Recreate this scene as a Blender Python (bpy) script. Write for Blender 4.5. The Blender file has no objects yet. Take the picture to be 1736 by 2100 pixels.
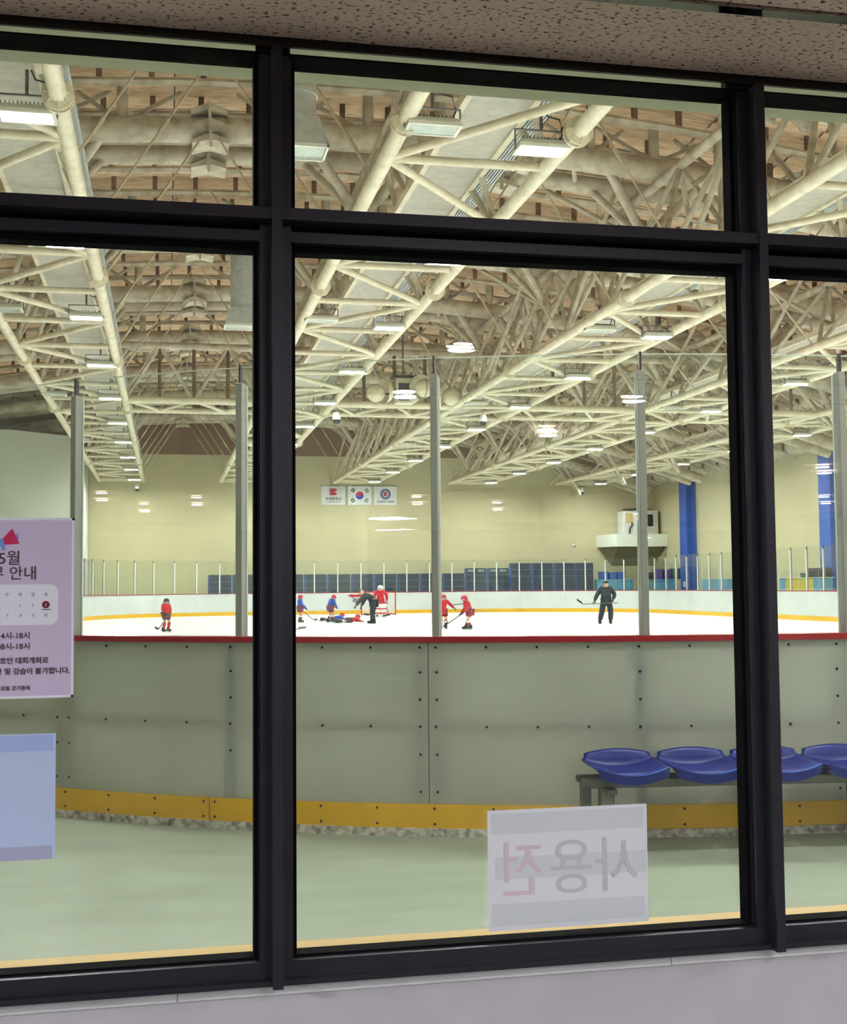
import bpy, bmesh, math, random
from mathutils import Vector, Matrix, Quaternion
random.seed(7)
SC = bpy.context.scene
COL = SC.collection
R = math.radians

# ------------------------------------------------------------------ camera
F_PX, YAW, PITCH, ROLL, EYE = 2532.85, R(11.7544), R(3.4274), R(-0.5031), 1.55
fw = Vector((math.sin(YAW)*math.cos(PITCH), math.cos(YAW)*math.cos(PITCH), math.sin(PITCH)))
rt0 = Vector((math.cos(YAW), -math.sin(YAW), 0)); up0 = rt0.cross(fw)
rt = math.cos(ROLL)*rt0 + math.sin(ROLL)*up0
up = -math.sin(ROLL)*rt0 + math.cos(ROLL)*up0
cam_d = bpy.data.cameras.new('camera'); cam = bpy.data.objects.new('camera', cam_d); COL.objects.link(cam)
cam_d.sensor_fit = 'VERTICAL'; cam_d.sensor_height = 36; cam_d.lens = F_PX*36/2100; cam_d.clip_start = .02; cam_d.clip_end = 300
mm = Matrix((rt, up, -fw)).transposed().to_4x4(); mm.translation = (0, 0, EYE); cam.matrix_world = mm
SC.camera = cam
def ray(x, y): return fw + rt*((x-868)/F_PX) - up*((y-1050)/F_PX)
def onz(x, y, z): d = ray(x, y); return Vector((0, 0, EYE)) + d*((z-EYE)/d.z)
def ony(x, y, Y): d = ray(x, y); return Vector((0, 0, EYE)) + d*(Y/d.y)
def onx(x, y, X): d = ray(x, y); return Vector((0, 0, EYE)) + d*(X/d.x)

# ------------------------------------------------------------------ world, exposure
W = bpy.data.worlds.new('world'); SC.world = W; W.use_nodes = True
W.node_tree.nodes['Background'].inputs[0].default_value = (.5, .55, .6, 1)
W.node_tree.nodes['Background'].inputs[1].default_value = .02
SC.view_settings.view_transform = 'Standard'; SC.view_settings.look = 'None'
SC.view_settings.exposure = 1.8; SC.view_settings.gamma = 1; SC.view_settings.use_curve_mapping = False
SC.cycles.transparent_max_bounces = 24; SC.cycles.max_bounces = 6; SC.cycles.diffuse_bounces = 3; SC.cycles.glossy_bounces = 3; SC.cycles.use_adaptive_sampling = True; SC.cycles.adaptive_threshold = .025
SC.cycles.sample_clamp_indirect = 6.0
LAMP_L = 150.0      # radiance of the rink floodlights
HALL_L = 300.0      # radiance of the hall downlights
FILL_L = 58.0      # radiance of the added fill panels in the hall

# ------------------------------------------------------------------ materials
def lin(c): return tuple((v/12.92 if v <= .04045 else ((v+.055)/1.055)**2.4) for v in [k/255 for k in c])
MATS = {}
def mat(name, rgb, rough=.6, metal=0, var=.0, scale=4.0, bump=0, spec=.5, dirt=None, emit=None, stretch=None, detail=4):
    if name in MATS: return MATS[name]
    m = bpy.data.materials.new(name); m.use_nodes = True; nt = m.node_tree; b = nt.nodes['Principled BSDF']
    c = lin(rgb)
    b.inputs['Base Color'].default_value = (*c, 1); b.inputs['Roughness'].default_value = rough
    b.inputs['Metallic'].default_value = metal; b.inputs['Specular IOR Level'].default_value = spec
    if var or bump or dirt:
        tc = nt.nodes.new('ShaderNodeTexCoord'); mp = nt.nodes.new('ShaderNodeMapping'); nz = nt.nodes.new('ShaderNodeTexNoise')
        nt.links.new(tc.outputs['Object'], mp.inputs[0]); nt.links.new(mp.outputs[0], nz.inputs['Vector'])
        if stretch: mp.inputs['Scale'].default_value = stretch
        nz.inputs['Scale'].default_value = scale; nz.inputs['Detail'].default_value = detail
        if var or dirt:
            rp = nt.nodes.new('ShaderNodeValToRGB'); nt.links.new(nz.outputs['Fac'], rp.inputs[0])
            d = lin(dirt) if dirt else tuple(v*(1-var) for v in c); l = tuple(min(1, v*(1+var*.6)) for v in c)
            rp.color_ramp.elements[0].position = .32; rp.color_ramp.elements[1].position = .62
            rp.color_ramp.elements[0].color = (*d, 1); rp.color_ramp.elements[1].color = (*l, 1)
            nt.links.new(rp.outputs[0], b.inputs['Base Color'])
        if bump:
            bp = nt.nodes.new('ShaderNodeBump'); bp.inputs['Strength'].default_value = bump; bp.inputs['Distance'].default_value = .02
            nt.links.new(nz.outputs['Fac'], bp.inputs['Height']); nt.links.new(bp.outputs[0], b.inputs['Normal'])
    if emit:
        b.inputs['Emission Color'].default_value = (*emit[0], 1); b.inputs['Emission Strength'].default_value = emit[1]
    MATS[name] = m; return m
def glass_mat(name, tint, ior=1.5):
    m = bpy.data.materials.new(name); m.use_nodes = True; nt = m.node_tree; nt.nodes.clear()
    o = nt.nodes.new('ShaderNodeOutputMaterial'); mx = nt.nodes.new('ShaderNodeMixShader'); fr = nt.nodes.new('ShaderNodeFresnel')
    t = nt.nodes.new('ShaderNodeBsdfTransparent'); g = nt.nodes.new('ShaderNodeBsdfGlossy')
    t.inputs[0].default_value = (*tint, 1); g.inputs['Roughness'].default_value = .0; fr.inputs[0].default_value = ior
    # a thin sheet reflects the same from both faces: undo the node's inversion on back faces
    gm = nt.nodes.new('ShaderNodeNewGeometry'); mi = nt.nodes.new('ShaderNodeMapRange')
    mi.inputs[3].default_value = ior; mi.inputs[4].default_value = 1/ior
    nt.links.new(gm.outputs['Backfacing'], mi.inputs[0]); nt.links.new(mi.outputs[0], fr.inputs[0])
    nt.links.new(fr.outputs[0], mx.inputs[0]); nt.links.new(t.outputs[0], mx.inputs[1]); nt.links.new(g.outputs[0], mx.inputs[2])
    nt.links.new(mx.outputs[0], o.inputs[0]); MATS[name] = m; return m
def sheet_mat(name, rgb, trans, rough=.35):
    m = bpy.data.materials.new(name); m.use_nodes = True; nt = m.node_tree; nt.nodes.clear()
    o = nt.nodes.new('ShaderNodeOutputMaterial'); mx = nt.nodes.new('ShaderNodeMixShader'); mx.inputs[0].default_value = trans
    d = nt.nodes.new('ShaderNodeBsdfPrincipled'); t = nt.nodes.new('ShaderNodeBsdfTranslucent'); c = (*lin(rgb), 1)
    d.inputs['Roughness'].default_value = rough
    tc = nt.nodes.new('ShaderNodeTexCoord'); nz = nt.nodes.new('ShaderNodeTexNoise'); nz.inputs['Scale'].default_value = 1.1; nz.inputs['Detail'].default_value = 5
    rp = nt.nodes.new('ShaderNodeValToRGB'); nt.links.new(tc.outputs['Object'], nz.inputs['Vector']); nt.links.new(nz.outputs['Fac'], rp.inputs[0])
    rp.color_ramp.elements[0].position = .3; rp.color_ramp.elements[1].position = .7
    rp.color_ramp.elements[0].color = tuple(v*.90 for v in c[:3])+(1,); rp.color_ramp.elements[1].color = c
    nt.links.new(rp.outputs[0], d.inputs['Base Color']); nt.links.new(rp.outputs[0], t.inputs[0])
    nt.links.new(d.outputs[0], mx.inputs[1]); nt.links.new(t.outputs[0], mx.inputs[2]); nt.links.new(mx.outputs[0], o.inputs[0])
    MATS[name] = m; return m

M_frame = mat('dark_aluminium', (44, 43, 54), .38, .3, spec=.5)
M_frame_dk = mat('black_gasket', (12, 11, 14), .9, spec=.1)
M_trimgl = mat('glossy_black_trim', (150, 146, 140), .06, 1.0)
M_glass = glass_mat('window_glass', (.955, .965, .96))
M_rglass = glass_mat('acrylic_glass', (.95, .975, .955))
M_cream = mat('cream_paint_steel', (232, 222, 194), .5, 0, dirt=(216, 202, 170), scale=5, var=.1)
M_cream2 = mat('dusty_cream_steel', (206, 196, 174), .6, 0, dirt=(168, 154, 130), scale=3, var=.1)
M_brownst = mat('brown_steel', (112, 88, 66), .7, var=.2)
M_deck = mat('tan_roof_foam', (224, 194, 158), .9, dirt=(194, 160, 124), var=.12, scale=2.2, bump=.6, stretch=(1, 5, 1))
M_catw = mat('grey_mesh_deck', (188, 182, 166), .6, var=.12, scale=6)
M_tray = mat('galvanised_tray', (196, 200, 196), .4, .4, var=.15, scale=8)
M_wall = mat('tan_wall_paint', (204, 194, 158), .8, var=.05, scale=.5)
M_wallw = mat('pale_green_wall', (232, 236, 222), .8, var=.04, scale=.6)
M_gable = mat('brown_gable', (132, 100, 80), .85, var=.15, scale=.4)
M_blue = mat('blue_column_paint', (36, 82, 178), .5, var=.06)
M_ice = mat('ice', (232, 240, 238), .28, var=.03, scale=.6, spec=.4)
M_floor = mat('green_grey_floor', (158, 168, 150), .55, var=.07, scale=1.3, stretch=(1, 3, 1))
M_dfloor = mat('dark_floor_edge', (112, 108, 98), .8, var=.2, scale=6)
M_board = sheet_mat('white_board_sheet', (238, 238, 228), .64)
M_board_in = sheet_mat('white_inner_sheet', (246, 250, 247), .34)
M_bframe = mat('steel_frame', (84, 100, 118), .5, .2)
M_kick = mat('yellow_kickplate', (224, 172, 8), .42, var=.08, scale=2)
M_cap = mat('red_cap_rail', (156, 18, 34), .3, var=.08, scale=2)
M_scuff = mat('scuffed_white_edge', (206, 200, 190), .8, dirt=(120, 110, 100), scale=22, var=.2, detail=8)
M_post = mat('grey_post', (150, 148, 145), .45, 0)
M_screw = mat('dark_screw', (40, 42, 44), .4, .6)
M_seat = mat('blue_seat_plastic', (8, 34, 136), .42, spec=.5)
M_bench = mat('grey_bench_steel', (110, 110, 104), .45, .4, var=.15, scale=12)
M_lampb = mat('lamp_housing', (206, 204, 190), .45, .2)
M_lampf = mat('lamp_frame', (236, 232, 214), .4)
M_lampoff = mat('lamp_lens_off', (176, 184, 170), .2, var=.15, scale=20)
M_lampon = mat('lamp_lens_lit', (255, 255, 255), .5, emit=((.99, .985, .97), LAMP_L))
M_hlamp = mat('downlight_lens', (255, 255, 255), .5, emit=((1.0, .985, .97), HALL_L))
M_hfill = mat('fill_panel_lens', (255, 255, 255), .5, emit=((.93, .95, 1.0), FILL_L))
M_white = mat('white_plastic', (232, 232, 228), .45)
M_black = mat('black_plastic', (20, 20, 22), .45)
M_lilac = mat('lilac_grey_wall', (188, 185, 193), .75, var=.05, scale=9, bump=.12)
M_caulk = mat('white_tile_edge', (232, 234, 238), .5, var=.06, scale=14)
M_tan = mat('tan_sill', (226, 190, 122), .6, var=.06, scale=6)
M_lintel = mat('cream_lintel', (220, 222, 196), .7, var=.03)
M_rod = mat('steel_rod', (190, 176, 146), .4, .3)

def tile_mat():
    m = bpy.data.materials.new('fissured_acoustic_tile'); m.use_nodes = True; nt = m.node_tree; b = nt.nodes['Principled BSDF']
    b.inputs['Roughness'].default_value = .9
    tc = nt.nodes.new('ShaderNodeTexCoord'); mp = nt.nodes.new('ShaderNodeMapping'); mp.inputs['Scale'].default_value = (55, 90, 60)
    nt.links.new(tc.outputs['Object'], mp.inputs[0])
    nz = nt.nodes.new('ShaderNodeTexNoise'); nz.inputs['Scale'].default_value = 1.7; nz.inputs['Detail'].default_value = 3
    nt.links.new(mp.outputs[0], nz.inputs['Vector'])
    rp = nt.nodes.new('ShaderNodeValToRGB'); nt.links.new(nz.outputs['Fac'], rp.inputs[0])
    e = rp.color_ramp.elements; e[0].position = .35; e[1].position = .43
    e[0].color = (*lin((84, 72, 60)), 1); e[1].color = (*lin((238, 214, 192)), 1)
    bp = nt.nodes.new('ShaderNodeBump'); bp.inputs['Strength'].default_value = .5; bp.inputs['Distance'].default_value = .003
    nt.links.new(rp.outputs[0], bp.inputs['Height']); nt.links.new(bp.outputs[0], b.inputs['Normal'])
    nt.links.new(rp.outputs[0], b.inputs['Base Color']); MATS['tile'] = m; return m
M_tile = tile_mat()

# ------------------------------------------------------------------ mesh helpers
class MB:
    def __init__(s): s.v = []; s.f = []; s.m = []
    def add(s, vs, fs, mi=0):
        o = len(s.v); s.v += [tuple(p) for p in vs]; s.f += [tuple(i+o for i in f) for f in fs]; s.m += [mi]*len(fs); return s
    def box(s, a, b, mi=0, M=None):
        x0, y0, z0 = a; x1, y1, z1 = b
        vs = [Vector(p) for p in ((x0,y0,z0),(x1,y0,z0),(x1,y1,z0),(x0,y1,z0),(x0,y0,z1),(x1,y0,z1),(x1,y1,z1),(x0,y1,z1))]
        if M: vs = [M @ p for p in vs]
        return s.add(vs, ((0,3,2,1),(4,5,6,7),(0,1,5,4),(1,2,6,5),(2,3,7,6),(3,0,4,7)), mi)
    def tube(s, pts, r, n=10, mi=0, cap=True):
        pts = [Vector(p) for p in pts]; rs = r if isinstance(r, (list, tuple)) else [r]*len(pts); rings = []
        for i, p in enumerate(pts):
            d = (pts[min(i+1, len(pts)-1)]-pts[max(i-1, 0)]).normalized()
            q = d.to_track_quat('Z', 'Y')
            rings.append([p + q @ Vector((rs[i]*math.cos(2*math.pi*k/n), rs[i]*math.sin(2*math.pi*k/n), 0)) for k in range(n)])
        vs = [p for g in rings for p in g]; fs = []
        for i in range(len(pts)-1):
            for k in range(n): fs.append((i*n+k, i*n+(k+1) % n, (i+1)*n+(k+1) % n, (i+1)*n+k))
        if cap: fs.append(tuple(range(n))[::-1]); fs.append(tuple((len(pts)-1)*n+k for k in range(n)))
        return s.add(vs, fs, mi)
    def lathe(s, prof, n=20, mi=0, M=None):
        vs = []; fs = []
        for (r, z) in prof:
            for k in range(n): vs.append(Vector((r*math.cos(2*math.pi*k/n), r*math.sin(2*math.pi*k/n), z)))
        for i in range(len(prof)-1):
            for k in range(n): fs.append((i*n+k, i*n+(k+1) % n, (i+1)*n+(k+1) % n, (i+1)*n+k))
        if M: vs = [M @ p for p in vs]
        return s.add(vs, fs, mi)
    def prism(s, poly, d, mi=0, M=None):     # poly in (x,z), extruded along +y by d
        n = len(poly); vs = [Vector((x, 0, z)) for x, z in poly]+[Vector((x, d, z)) for x, z in poly]
        if M: vs = [M @ p for p in vs]
        fs = [tuple(range(n)), tuple(range(2*n-1, n-1, -1))]+[(i, n+i, n+(i+1) % n, (i+1) % n) for i in range(n)]
        return s.add(vs, fs, mi)
    def mesh(s, name, mats, smooth=False):
        me = bpy.data.meshes.new(name); me.from_pydata(s.v, [], s.f)
        for m in (mats if isinstance(mats, (list, tuple)) else [mats]): me.materials.append(m)
        me.polygons.foreach_set('material_index', s.m)
        bm = bmesh.new(); bm.from_mesh(me); bmesh.ops.recalc_face_normals(bm, faces=bm.faces); bm.to_mesh(me); bm.free()
        if smooth:
            me.polygons.foreach_set('use_smooth', [True]*len(me.polygons)); me.set_sharp_from_angle(angle=R(40))
        me.update(); return me
def obj(name, me, parent=None, loc=(0, 0, 0), rot=None):
    o = bpy.data.objects.new(name, me); COL.objects.link(o); o.location = loc
    if rot is not None:
        if isinstance(rot, Quaternion): o.rotation_mode = 'QUATERNION'; o.rotation_quaternion = rot
        else: o.rotation_euler = rot
    if parent: o.parent = parent
    return o
def tag(o, label, cat, group=None, kind=None):
    o['label'] = label; o['category'] = cat
    if group: o['group'] = group
    if kind: o['kind'] = kind
    return o
def thing(name, loc, label, cat, group=None, kind=None, rz=0):
    o = bpy.data.objects.new(name, None); COL.objects.link(o); o.location = loc; o.rotation_euler = (0, 0, rz); o.empty_display_size = .1
    return tag(o, label, cat, group, kind)
TC = {}
def tube_obj(name, a, b, r, m, parent, n=10):
    """one straight pipe from a to b (world points), sharing mesh data with pipes of the same size"""
    a, b = Vector(a), Vector(b); L = round((b-a).length, 3); k = (L, r, m.name, n)
    if k not in TC: TC[k] = MB().tube([(0, 0, 0), (0, 0, L)], r, n).mesh(name, m, True)
    o = obj(name, TC[k], parent, a-(parent.location if parent else Vector()), (b-a).to_track_quat('Z', 'Y'))
    return o
def copy_tree(o, parent=None):
    c = o.copy(); COL.objects.link(c)
    if parent: c.parent = parent
    for ch in list(o.children): copy_tree(ch, c)
    return c
def bevel_box(a, b, w, m, name='m', seg=2):
    bm = bmesh.new(); bmesh.ops.create_cube(bm, size=1)
    for v in bm.verts: v.co = Vector([(a[i]+b[i])/2+v.co[i]*(b[i]-a[i]) for i in range(3)])
    bmesh.ops.bevel(bm, geom=bm.edges[:], offset=w, segments=seg, affect='EDGES', profile=.5)
    me = bpy.data.meshes.new(name); bm.to_mesh(me); bm.free(); me.materials.append(m)
    me.polygons.foreach_set('use_smooth', [True]*len(me.polygons)); me.set_sharp_from_angle(angle=R(35)); return me
def text_mesh(body, size, m, align='LEFT', mirror=False, extrude=.0, bold=0):
    cu = bpy.data.curves.new('t', 'FONT'); cu.body = body; cu.size = size; cu.align_x = align; cu.resolution_u = 3; cu.offset = bold; cu.extrude = extrude
    t = bpy.data.objects.new('t', cu); COL.objects.link(t); bpy.context.view_layer.update()
    me = bpy.data.meshes.new_from_object(t.evaluated_get(bpy.context.evaluated_depsgraph_get())); bpy.data.objects.remove(t)
    me.materials.clear(); me.materials.append(m)
    if mirror:
        for v in me.vertices: v.co.x = -v.co.x
        me.flip_normals()
    return me
UPR = (R(90), 0, 0)     # stands a flat XY mesh up, facing -Y

# ================================================================== SETTING
DW = 2.13                    # window plane
ZS, ZT0, ZT1, ZH = .9375, 2.128, 2.205, 2.458
CEIL = 2.51
MUL0, PITCHX = .18, .887
XL, XR = MUL0-3*PITCHX, MUL0+4*PITCHX
# ---- hall
hall = (-7.0, 10.0, -17.0)
f = MB().box((hall[0], hall[2], -.12), (hall[1], 2.1, 0)).mesh('floor', mat('hall_floor_tile', (92, 88, 84), .6, var=.08))
tag(obj('floor', f), 'plain grey floor of the hall in front of the window', 'floor', kind='structure')
cl = thing('ceiling', (0, 0, CEIL), 'brown-beige fissured acoustic tile ceiling above the dark window frame', 'ceiling', kind='structure')
obj('ceiling_slab', MB().box((hall[0], hall[2], .02), (hall[1], 2.124, .10)).mesh('ceiling_slab', M_tile), cl)
tb = bevel_box((-.892, -.292, 0), (.892, .292, .018), .004, M_tile, 'ceiling_tile', 1)
tw = bevel_box((-.892, -.125, 0), (.892, .125, .018), .004, M_tile, 'ceiling_tile', 1)
TX0 = -.36
for i in range(-4, 6):
    x = TX0+.9+1.8*i
    if not hall[0]+.9 < x < hall[1]-.9: continue
    obj('ceiling_tile', tw, cl, (x, 1.987, -.001))
    for j in range(6): obj('ceiling_tile', tb, cl, (x, 1.855-.3-.6*j, -.001))
for j in range(7):
    obj('tee_bar', MB().box((hall[0], -.012, -.007), (hall[1], .012, .012)).mesh('tee_bar', M_trimgl), cl, (0, 1.857-.6*j, 0))
for nm, a, b, lab in (('wall_left', (hall[0]-.1, hall[2], 0), (hall[0], 2.1, CEIL), 'grey side wall at the left end of the hall'),
                      ('wall_right', (hall[1], hall[2], 0), (hall[1]+.1, 2.1, CEIL), 'grey side wall at the right end of the hall'),
                      ('wall_back', (hall[0], hall[2]-.1, 0), (hall[1], hall[2], CEIL), 'grey rear wall of the hall behind the viewer')):
    tag(obj(nm, MB().box(a, b).mesh(nm, mat('hall_grey', (74, 72, 72), .8, var=.1, scale=1))), lab, 'wall', kind='structure')
# ---- wall below the window with tile edge and rink-side sill
wf = thing('wall_front', (0, 0, 0), 'lilac-grey painted wall below the window with a white worn edge', 'wall', kind='structure')
obj('lower_wall', MB().box((hall[0], 2.105, 0), (hall[1], 2.343, .874)).mesh('lower_wall', M_lilac), wf)
for i in range(-8, 12):
    x0 = .02+i*.86
    obj('edge_tile', bevel_box((0, -.004, 0), (.859, .06, .0245), .001, M_caulk, 'edge_tile', 1), wf, (x0, 2.105, .874))
obj('outer_sill', MB().box((XL, 2.166, .86), (XR, 2.343, .892)).mesh('outer_sill', M_tan), wf)
obj('side_wall', MB().box((-13, 2.16, 0), (XL, 2.5, 13)).mesh('side_wall', M_wallw), wf)
obj('side_wall', MB().box((XR, 2.16, 0), (30.5, 2.5, 13)).mesh('side_wall', M_wallw), wf)
obj('hall_cheek', MB().box((hall[0], 2.08, .8), (XL, 2.16, 2.6)).mesh('hall_cheek', M_lilac), wf)
obj('hall_cheek', MB().box((XR, 2.08, .8), (hall[1], 2.16, 2.6)).mesh('hall_cheek', M_lilac), wf)
obj('head_closure', MB().box((XL, 2.128, 2.54), (XR, 2.2, 2.65)).mesh('head_closure', M_lintel), wf)
obj('lintel', MB().box((XL, 2.2, 2.593), (XR, 2.5, 13)).mesh('lintel', M_lintel), wf)
# ---- the window
win = thing('window_1', (0, DW, ZS), 'wide interior window in a dark aluminium frame looking onto the rink', 'window', kind='structure')
def wbox(name, boxes, m=M_frame):
    b = MB()
    for a, c in boxes: b.box(a, c)
    me = b.mesh(name, m); o = obj(name, me, win, (0, -DW, -ZS)); return o
for k in range(-3, 5):
    x = MUL0+PITCHX*k
    wbox('mullion', [((x-.0085, 2.052, .898), (x+.0085, 2.15, 2.468)), ((x-.03, 2.1302, 2.46), (x+.03, 2.15, 2.51)), ((x-.0265, 2.0875, .9), (x+.0265, 2.15, 2.47)), ((x-.029, 2.1, .9), (x-.0275, 2.15, 2.47)), ((x+.0275, 2.1, .9), (x+.029, 2.15, 2.47))])
    wbox('gasket', [((x-.0355, 2.108, .93), (x-.0262, 2.14, 2.46)), ((x+.0262, 2.108, .93), (x+.0355, 2.14, 2.46))], M_frame_dk)
for k in range(-3, 4):
    x0 = MUL0+PITCHX*k+.0085; x1 = x0+PITCHX-.017
    wbox('transom', [((x0, 2.055, 2.170), (x1, 2.15, 2.189)), ((x0+.018, 2.086, 2.187), (x1-.018, 2.15, 2.2)), ((x0, 2.115, 2.156), (x1, 2.15, 2.172)), ((x0+.018, 2.086, 2.140), (x1-.018, 2.15, 2.158))])
    wbox('transom_gasket', [((x0+.02, 2.106, 2.128), (x1-.02, 2.14, 2.141)), ((x0+.02, 2.104, 2.2), (x1-.02, 2.14, 2.205))], M_frame_dk)
    wbox('bottom_rail', [((x0, 2.07, .898), (x1, 2.15, .907)), ((x0, 2.086, .905), (x1, 2.15, .9335))])
    wbox('bottom_gasket', [((x0+.02, 2.104, .93), (x1-.02, 2.14, .9375))], M_frame_dk)
    wbox('head_rail', [((x0, 2.085, 2.4665), (x1, 2.15, 2.470))], mat('head_rail_dark', (14, 12, 12), .9, spec=.1))
    for (z0, z1) in ((.925, 2.14), (2.195, 2.508)):
        for q, (yy, tl) in enumerate(((DW, 0), (DW+.012, .2))):
            g = bevel_box((-(x1-x0)/2+.018, -.0025, -(z1-z0)/2), ((x1-x0)/2-.018, .0025, (z1-z0)/2), .0008, M_glass, 'pane', 1)
            obj('pane', g, win, ((x0+x1)/2, yy-DW, (z0+z1)/2-ZS), (R(tl if z0 < 1 else 0), 0, R(.02*q)))
obj('ceiling_trim', MB().box((hall[0], 2.118, 2.497), (hall[1], 2.125, 2.53)).mesh('ceiling_trim', mat('dark_brown_trim', (48, 40, 34), .4)), win, (0, -DW, -ZS))
# ---- rink shell
RX0, RX1, RY1 = -12.5, 30.0, 73.0
def arch_z(x): return 11.25-(x-4)**2/150
def deck_z(x): return arch_z(x)+1.35
tag(obj('surround_floor', MB().box((RX0, 2.34, -.12), (RX1+.3, RY1+.3, 0)).mesh('surround_floor', M_floor)), 'pale green-grey floor between the window and the rink boards', 'floor', kind='structure')
wr = thing('wall_far', (8, RY1, 0), 'tall tan end wall behind the far boards with brown gable above', 'wall', kind='structure')
poly = [(RX0, 0), (RX1, 0), (RX1, 7.76), (28.7, 8.18), (25.7, 8.64), (23.6, 9.3), (RX0, 9.33)]
obj('wall_panel', MB().prism(poly, .3).mesh('wall_panel', M_wall), wr, (-8, 0, 0))
gp = [(RX0, 9.33), (23.6, 9.3), (25.7, 8.64), (28.7, 8.18), (RX1, 7.76)]+[(x, deck_z(x)+.2) for x in (30, 24, 18, 12, 4, -4, -12.5)]
obj('gable', MB().prism(gp, .3).mesh('gable', M_gable), wr, (-8, .02, 0))
wR = thing('wall_right_rink', (RX1, 40, 0), 'long tan side wall with blue columns along the rink', 'wall', kind='structure')
wR.name = 'wall_side'
obj('wall_panel', MB().box((0, -40+2.3, 0), (.3, 33.3, 7.8)).mesh('wall_panel', M_wall), wR)
obj('eave_beam', MB().tube([(-.1, -37, 8.2), (-.1, 33, 8.2)], .5, 14).mesh('eave_beam', M_cream2, True), wR)
for Y in (67.2, 51.4, 35.6, 19.8):
    obj('column', bevel_box((-.62, -.5, 0), (.1, .5, 7.85), .02, M_blue, 'column', 1), wR, (0, Y-40, 0))
wl = thing('wall_left_rink', (RX0, 40, 0), 'pale side wall beyond the left boards', 'wall', kind='structure'); wl.name = 'wall_side_pale'
obj('wall_panel', MB().box((-.3, -37.7, 0), (0, 33.3, 12)).mesh('wall_panel', M_wallw), wl)
bk = tag(obj('corner_room', MB().prism([(-7.36-1.5, 0), (-4.4, 0), (-4.4, 8.96), (-7.36, 9.25), (-7.36-1.5, 9.25)], 10.9).mesh('corner_room', M_wallw), None, (0, 62, 0)), 'pale greenish block of wall in the far corner beside the boards', 'wall', kind='structure')
obj('return_wall', MB().box((RX0, -6, 0), (-7.38, 0, 9.25)).mesh('return_wall', M_wallw), bk, (0, 6.2, 0))
# ---- roof deck
roof = thing('roof_deck', (0, 0, 12), 'tan ribbed roof lining on purlins high over the rink', 'ceiling', kind='structure')
b = MB(); n = 22; NX, NY = 2.4, 3.62
for i in range(n):
    y0, y1 = NY*i/n-NY/2, NY*(i+1)/n-NY/2; z0 = -.05*(i % 2); z1 = -.05*((i+1) % 2)
    b.add([(-NX/2, y0, z0), (NX/2, y0, z0), (NX/2, y1, z1), (-NX/2, y1, z1)], [(0, 1, 2, 3)])
b.box((-NX/2, -NY/2, .05), (NX/2, NY/2, .12))
dm = b.mesh('deck_panel', M_deck)
YD = [2.6+3.675*(j+.5) for j in range(20)]
for j, Y in enumerate(YD):
    for i in range(18):
        x = -12+1.2+2.43*i; sl = math.atan(-(x-4)/75)
        if x > 31.3: continue
        obj('deck_panel', dm, roof, (x, Y, deck_z(x)-12+.02), (0, -sl, 0))
xs = [RX0+(42.5)*i/20 for i in range(21)]
pm = MB().tube([(x, 0, deck_z(x)-12-.42) for x in xs], .09, 6).mesh('purlin', M_cream2, True)
sb = MB()
for i in range(40):
    x = RX0+.5+1.06*i; sb.box((x-.06, -.05, deck_z(x)-12-.42), (x+.06, .05, deck_z(x)-12+.04))
sm = sb.mesh('purlin_stub', M_brownst)
for j in range(38):
    Y = 3.6+1.8375*j
    obj('purlin', pm, roof, (0, Y, 0)); s = obj('purlin_stub', sm, roof, (0, Y, 0)); s['kind'] = 'stuff'

# ================================================================== ROOF STEEL
ZC = 7.664; TW = 2.38; TR = [(-3.72, 0), (3.05, 1), (9.62, 2), (16.5, 3), (23.2, 4)]
Y0T, Y1T = 3.2, 71.6; BAY = 2.97; KN = [k for k in range(-5, 20) if Y0T < 17.05+BAY*k < Y1T-1]; YN = [17.05+BAY*k for k in KN]
flange = MB()
for s in (1, -1):
    flange.lathe([(.112, s*.04), (.2, s*.05), (.2, s*.075), (.112, s*.10)], 16)
for k in range(8):
    a = k*math.pi/4; c, s_ = math.cos(a), math.sin(a)
    flange.add([(.1*c, .1*s_, -.2), (.19*c, .19*s_, -.075), (.19*c, .19*s_, .075), (.1*c, .1*s_, .2)], [(0, 1, 2, 3)])
flange_me = flange.mesh('flange', M_cream, True)
TLAB = {0: 'cream tubular roof truss nearest the pale corner block', 1: 'second cream roof truss counted from the pale corner block', 2: 'middle cream roof truss ending beside the hanging flags',
        3: 'fourth cream roof truss counted from the pale corner block', 4: 'cream roof truss running closest to the blue columns'}
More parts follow.
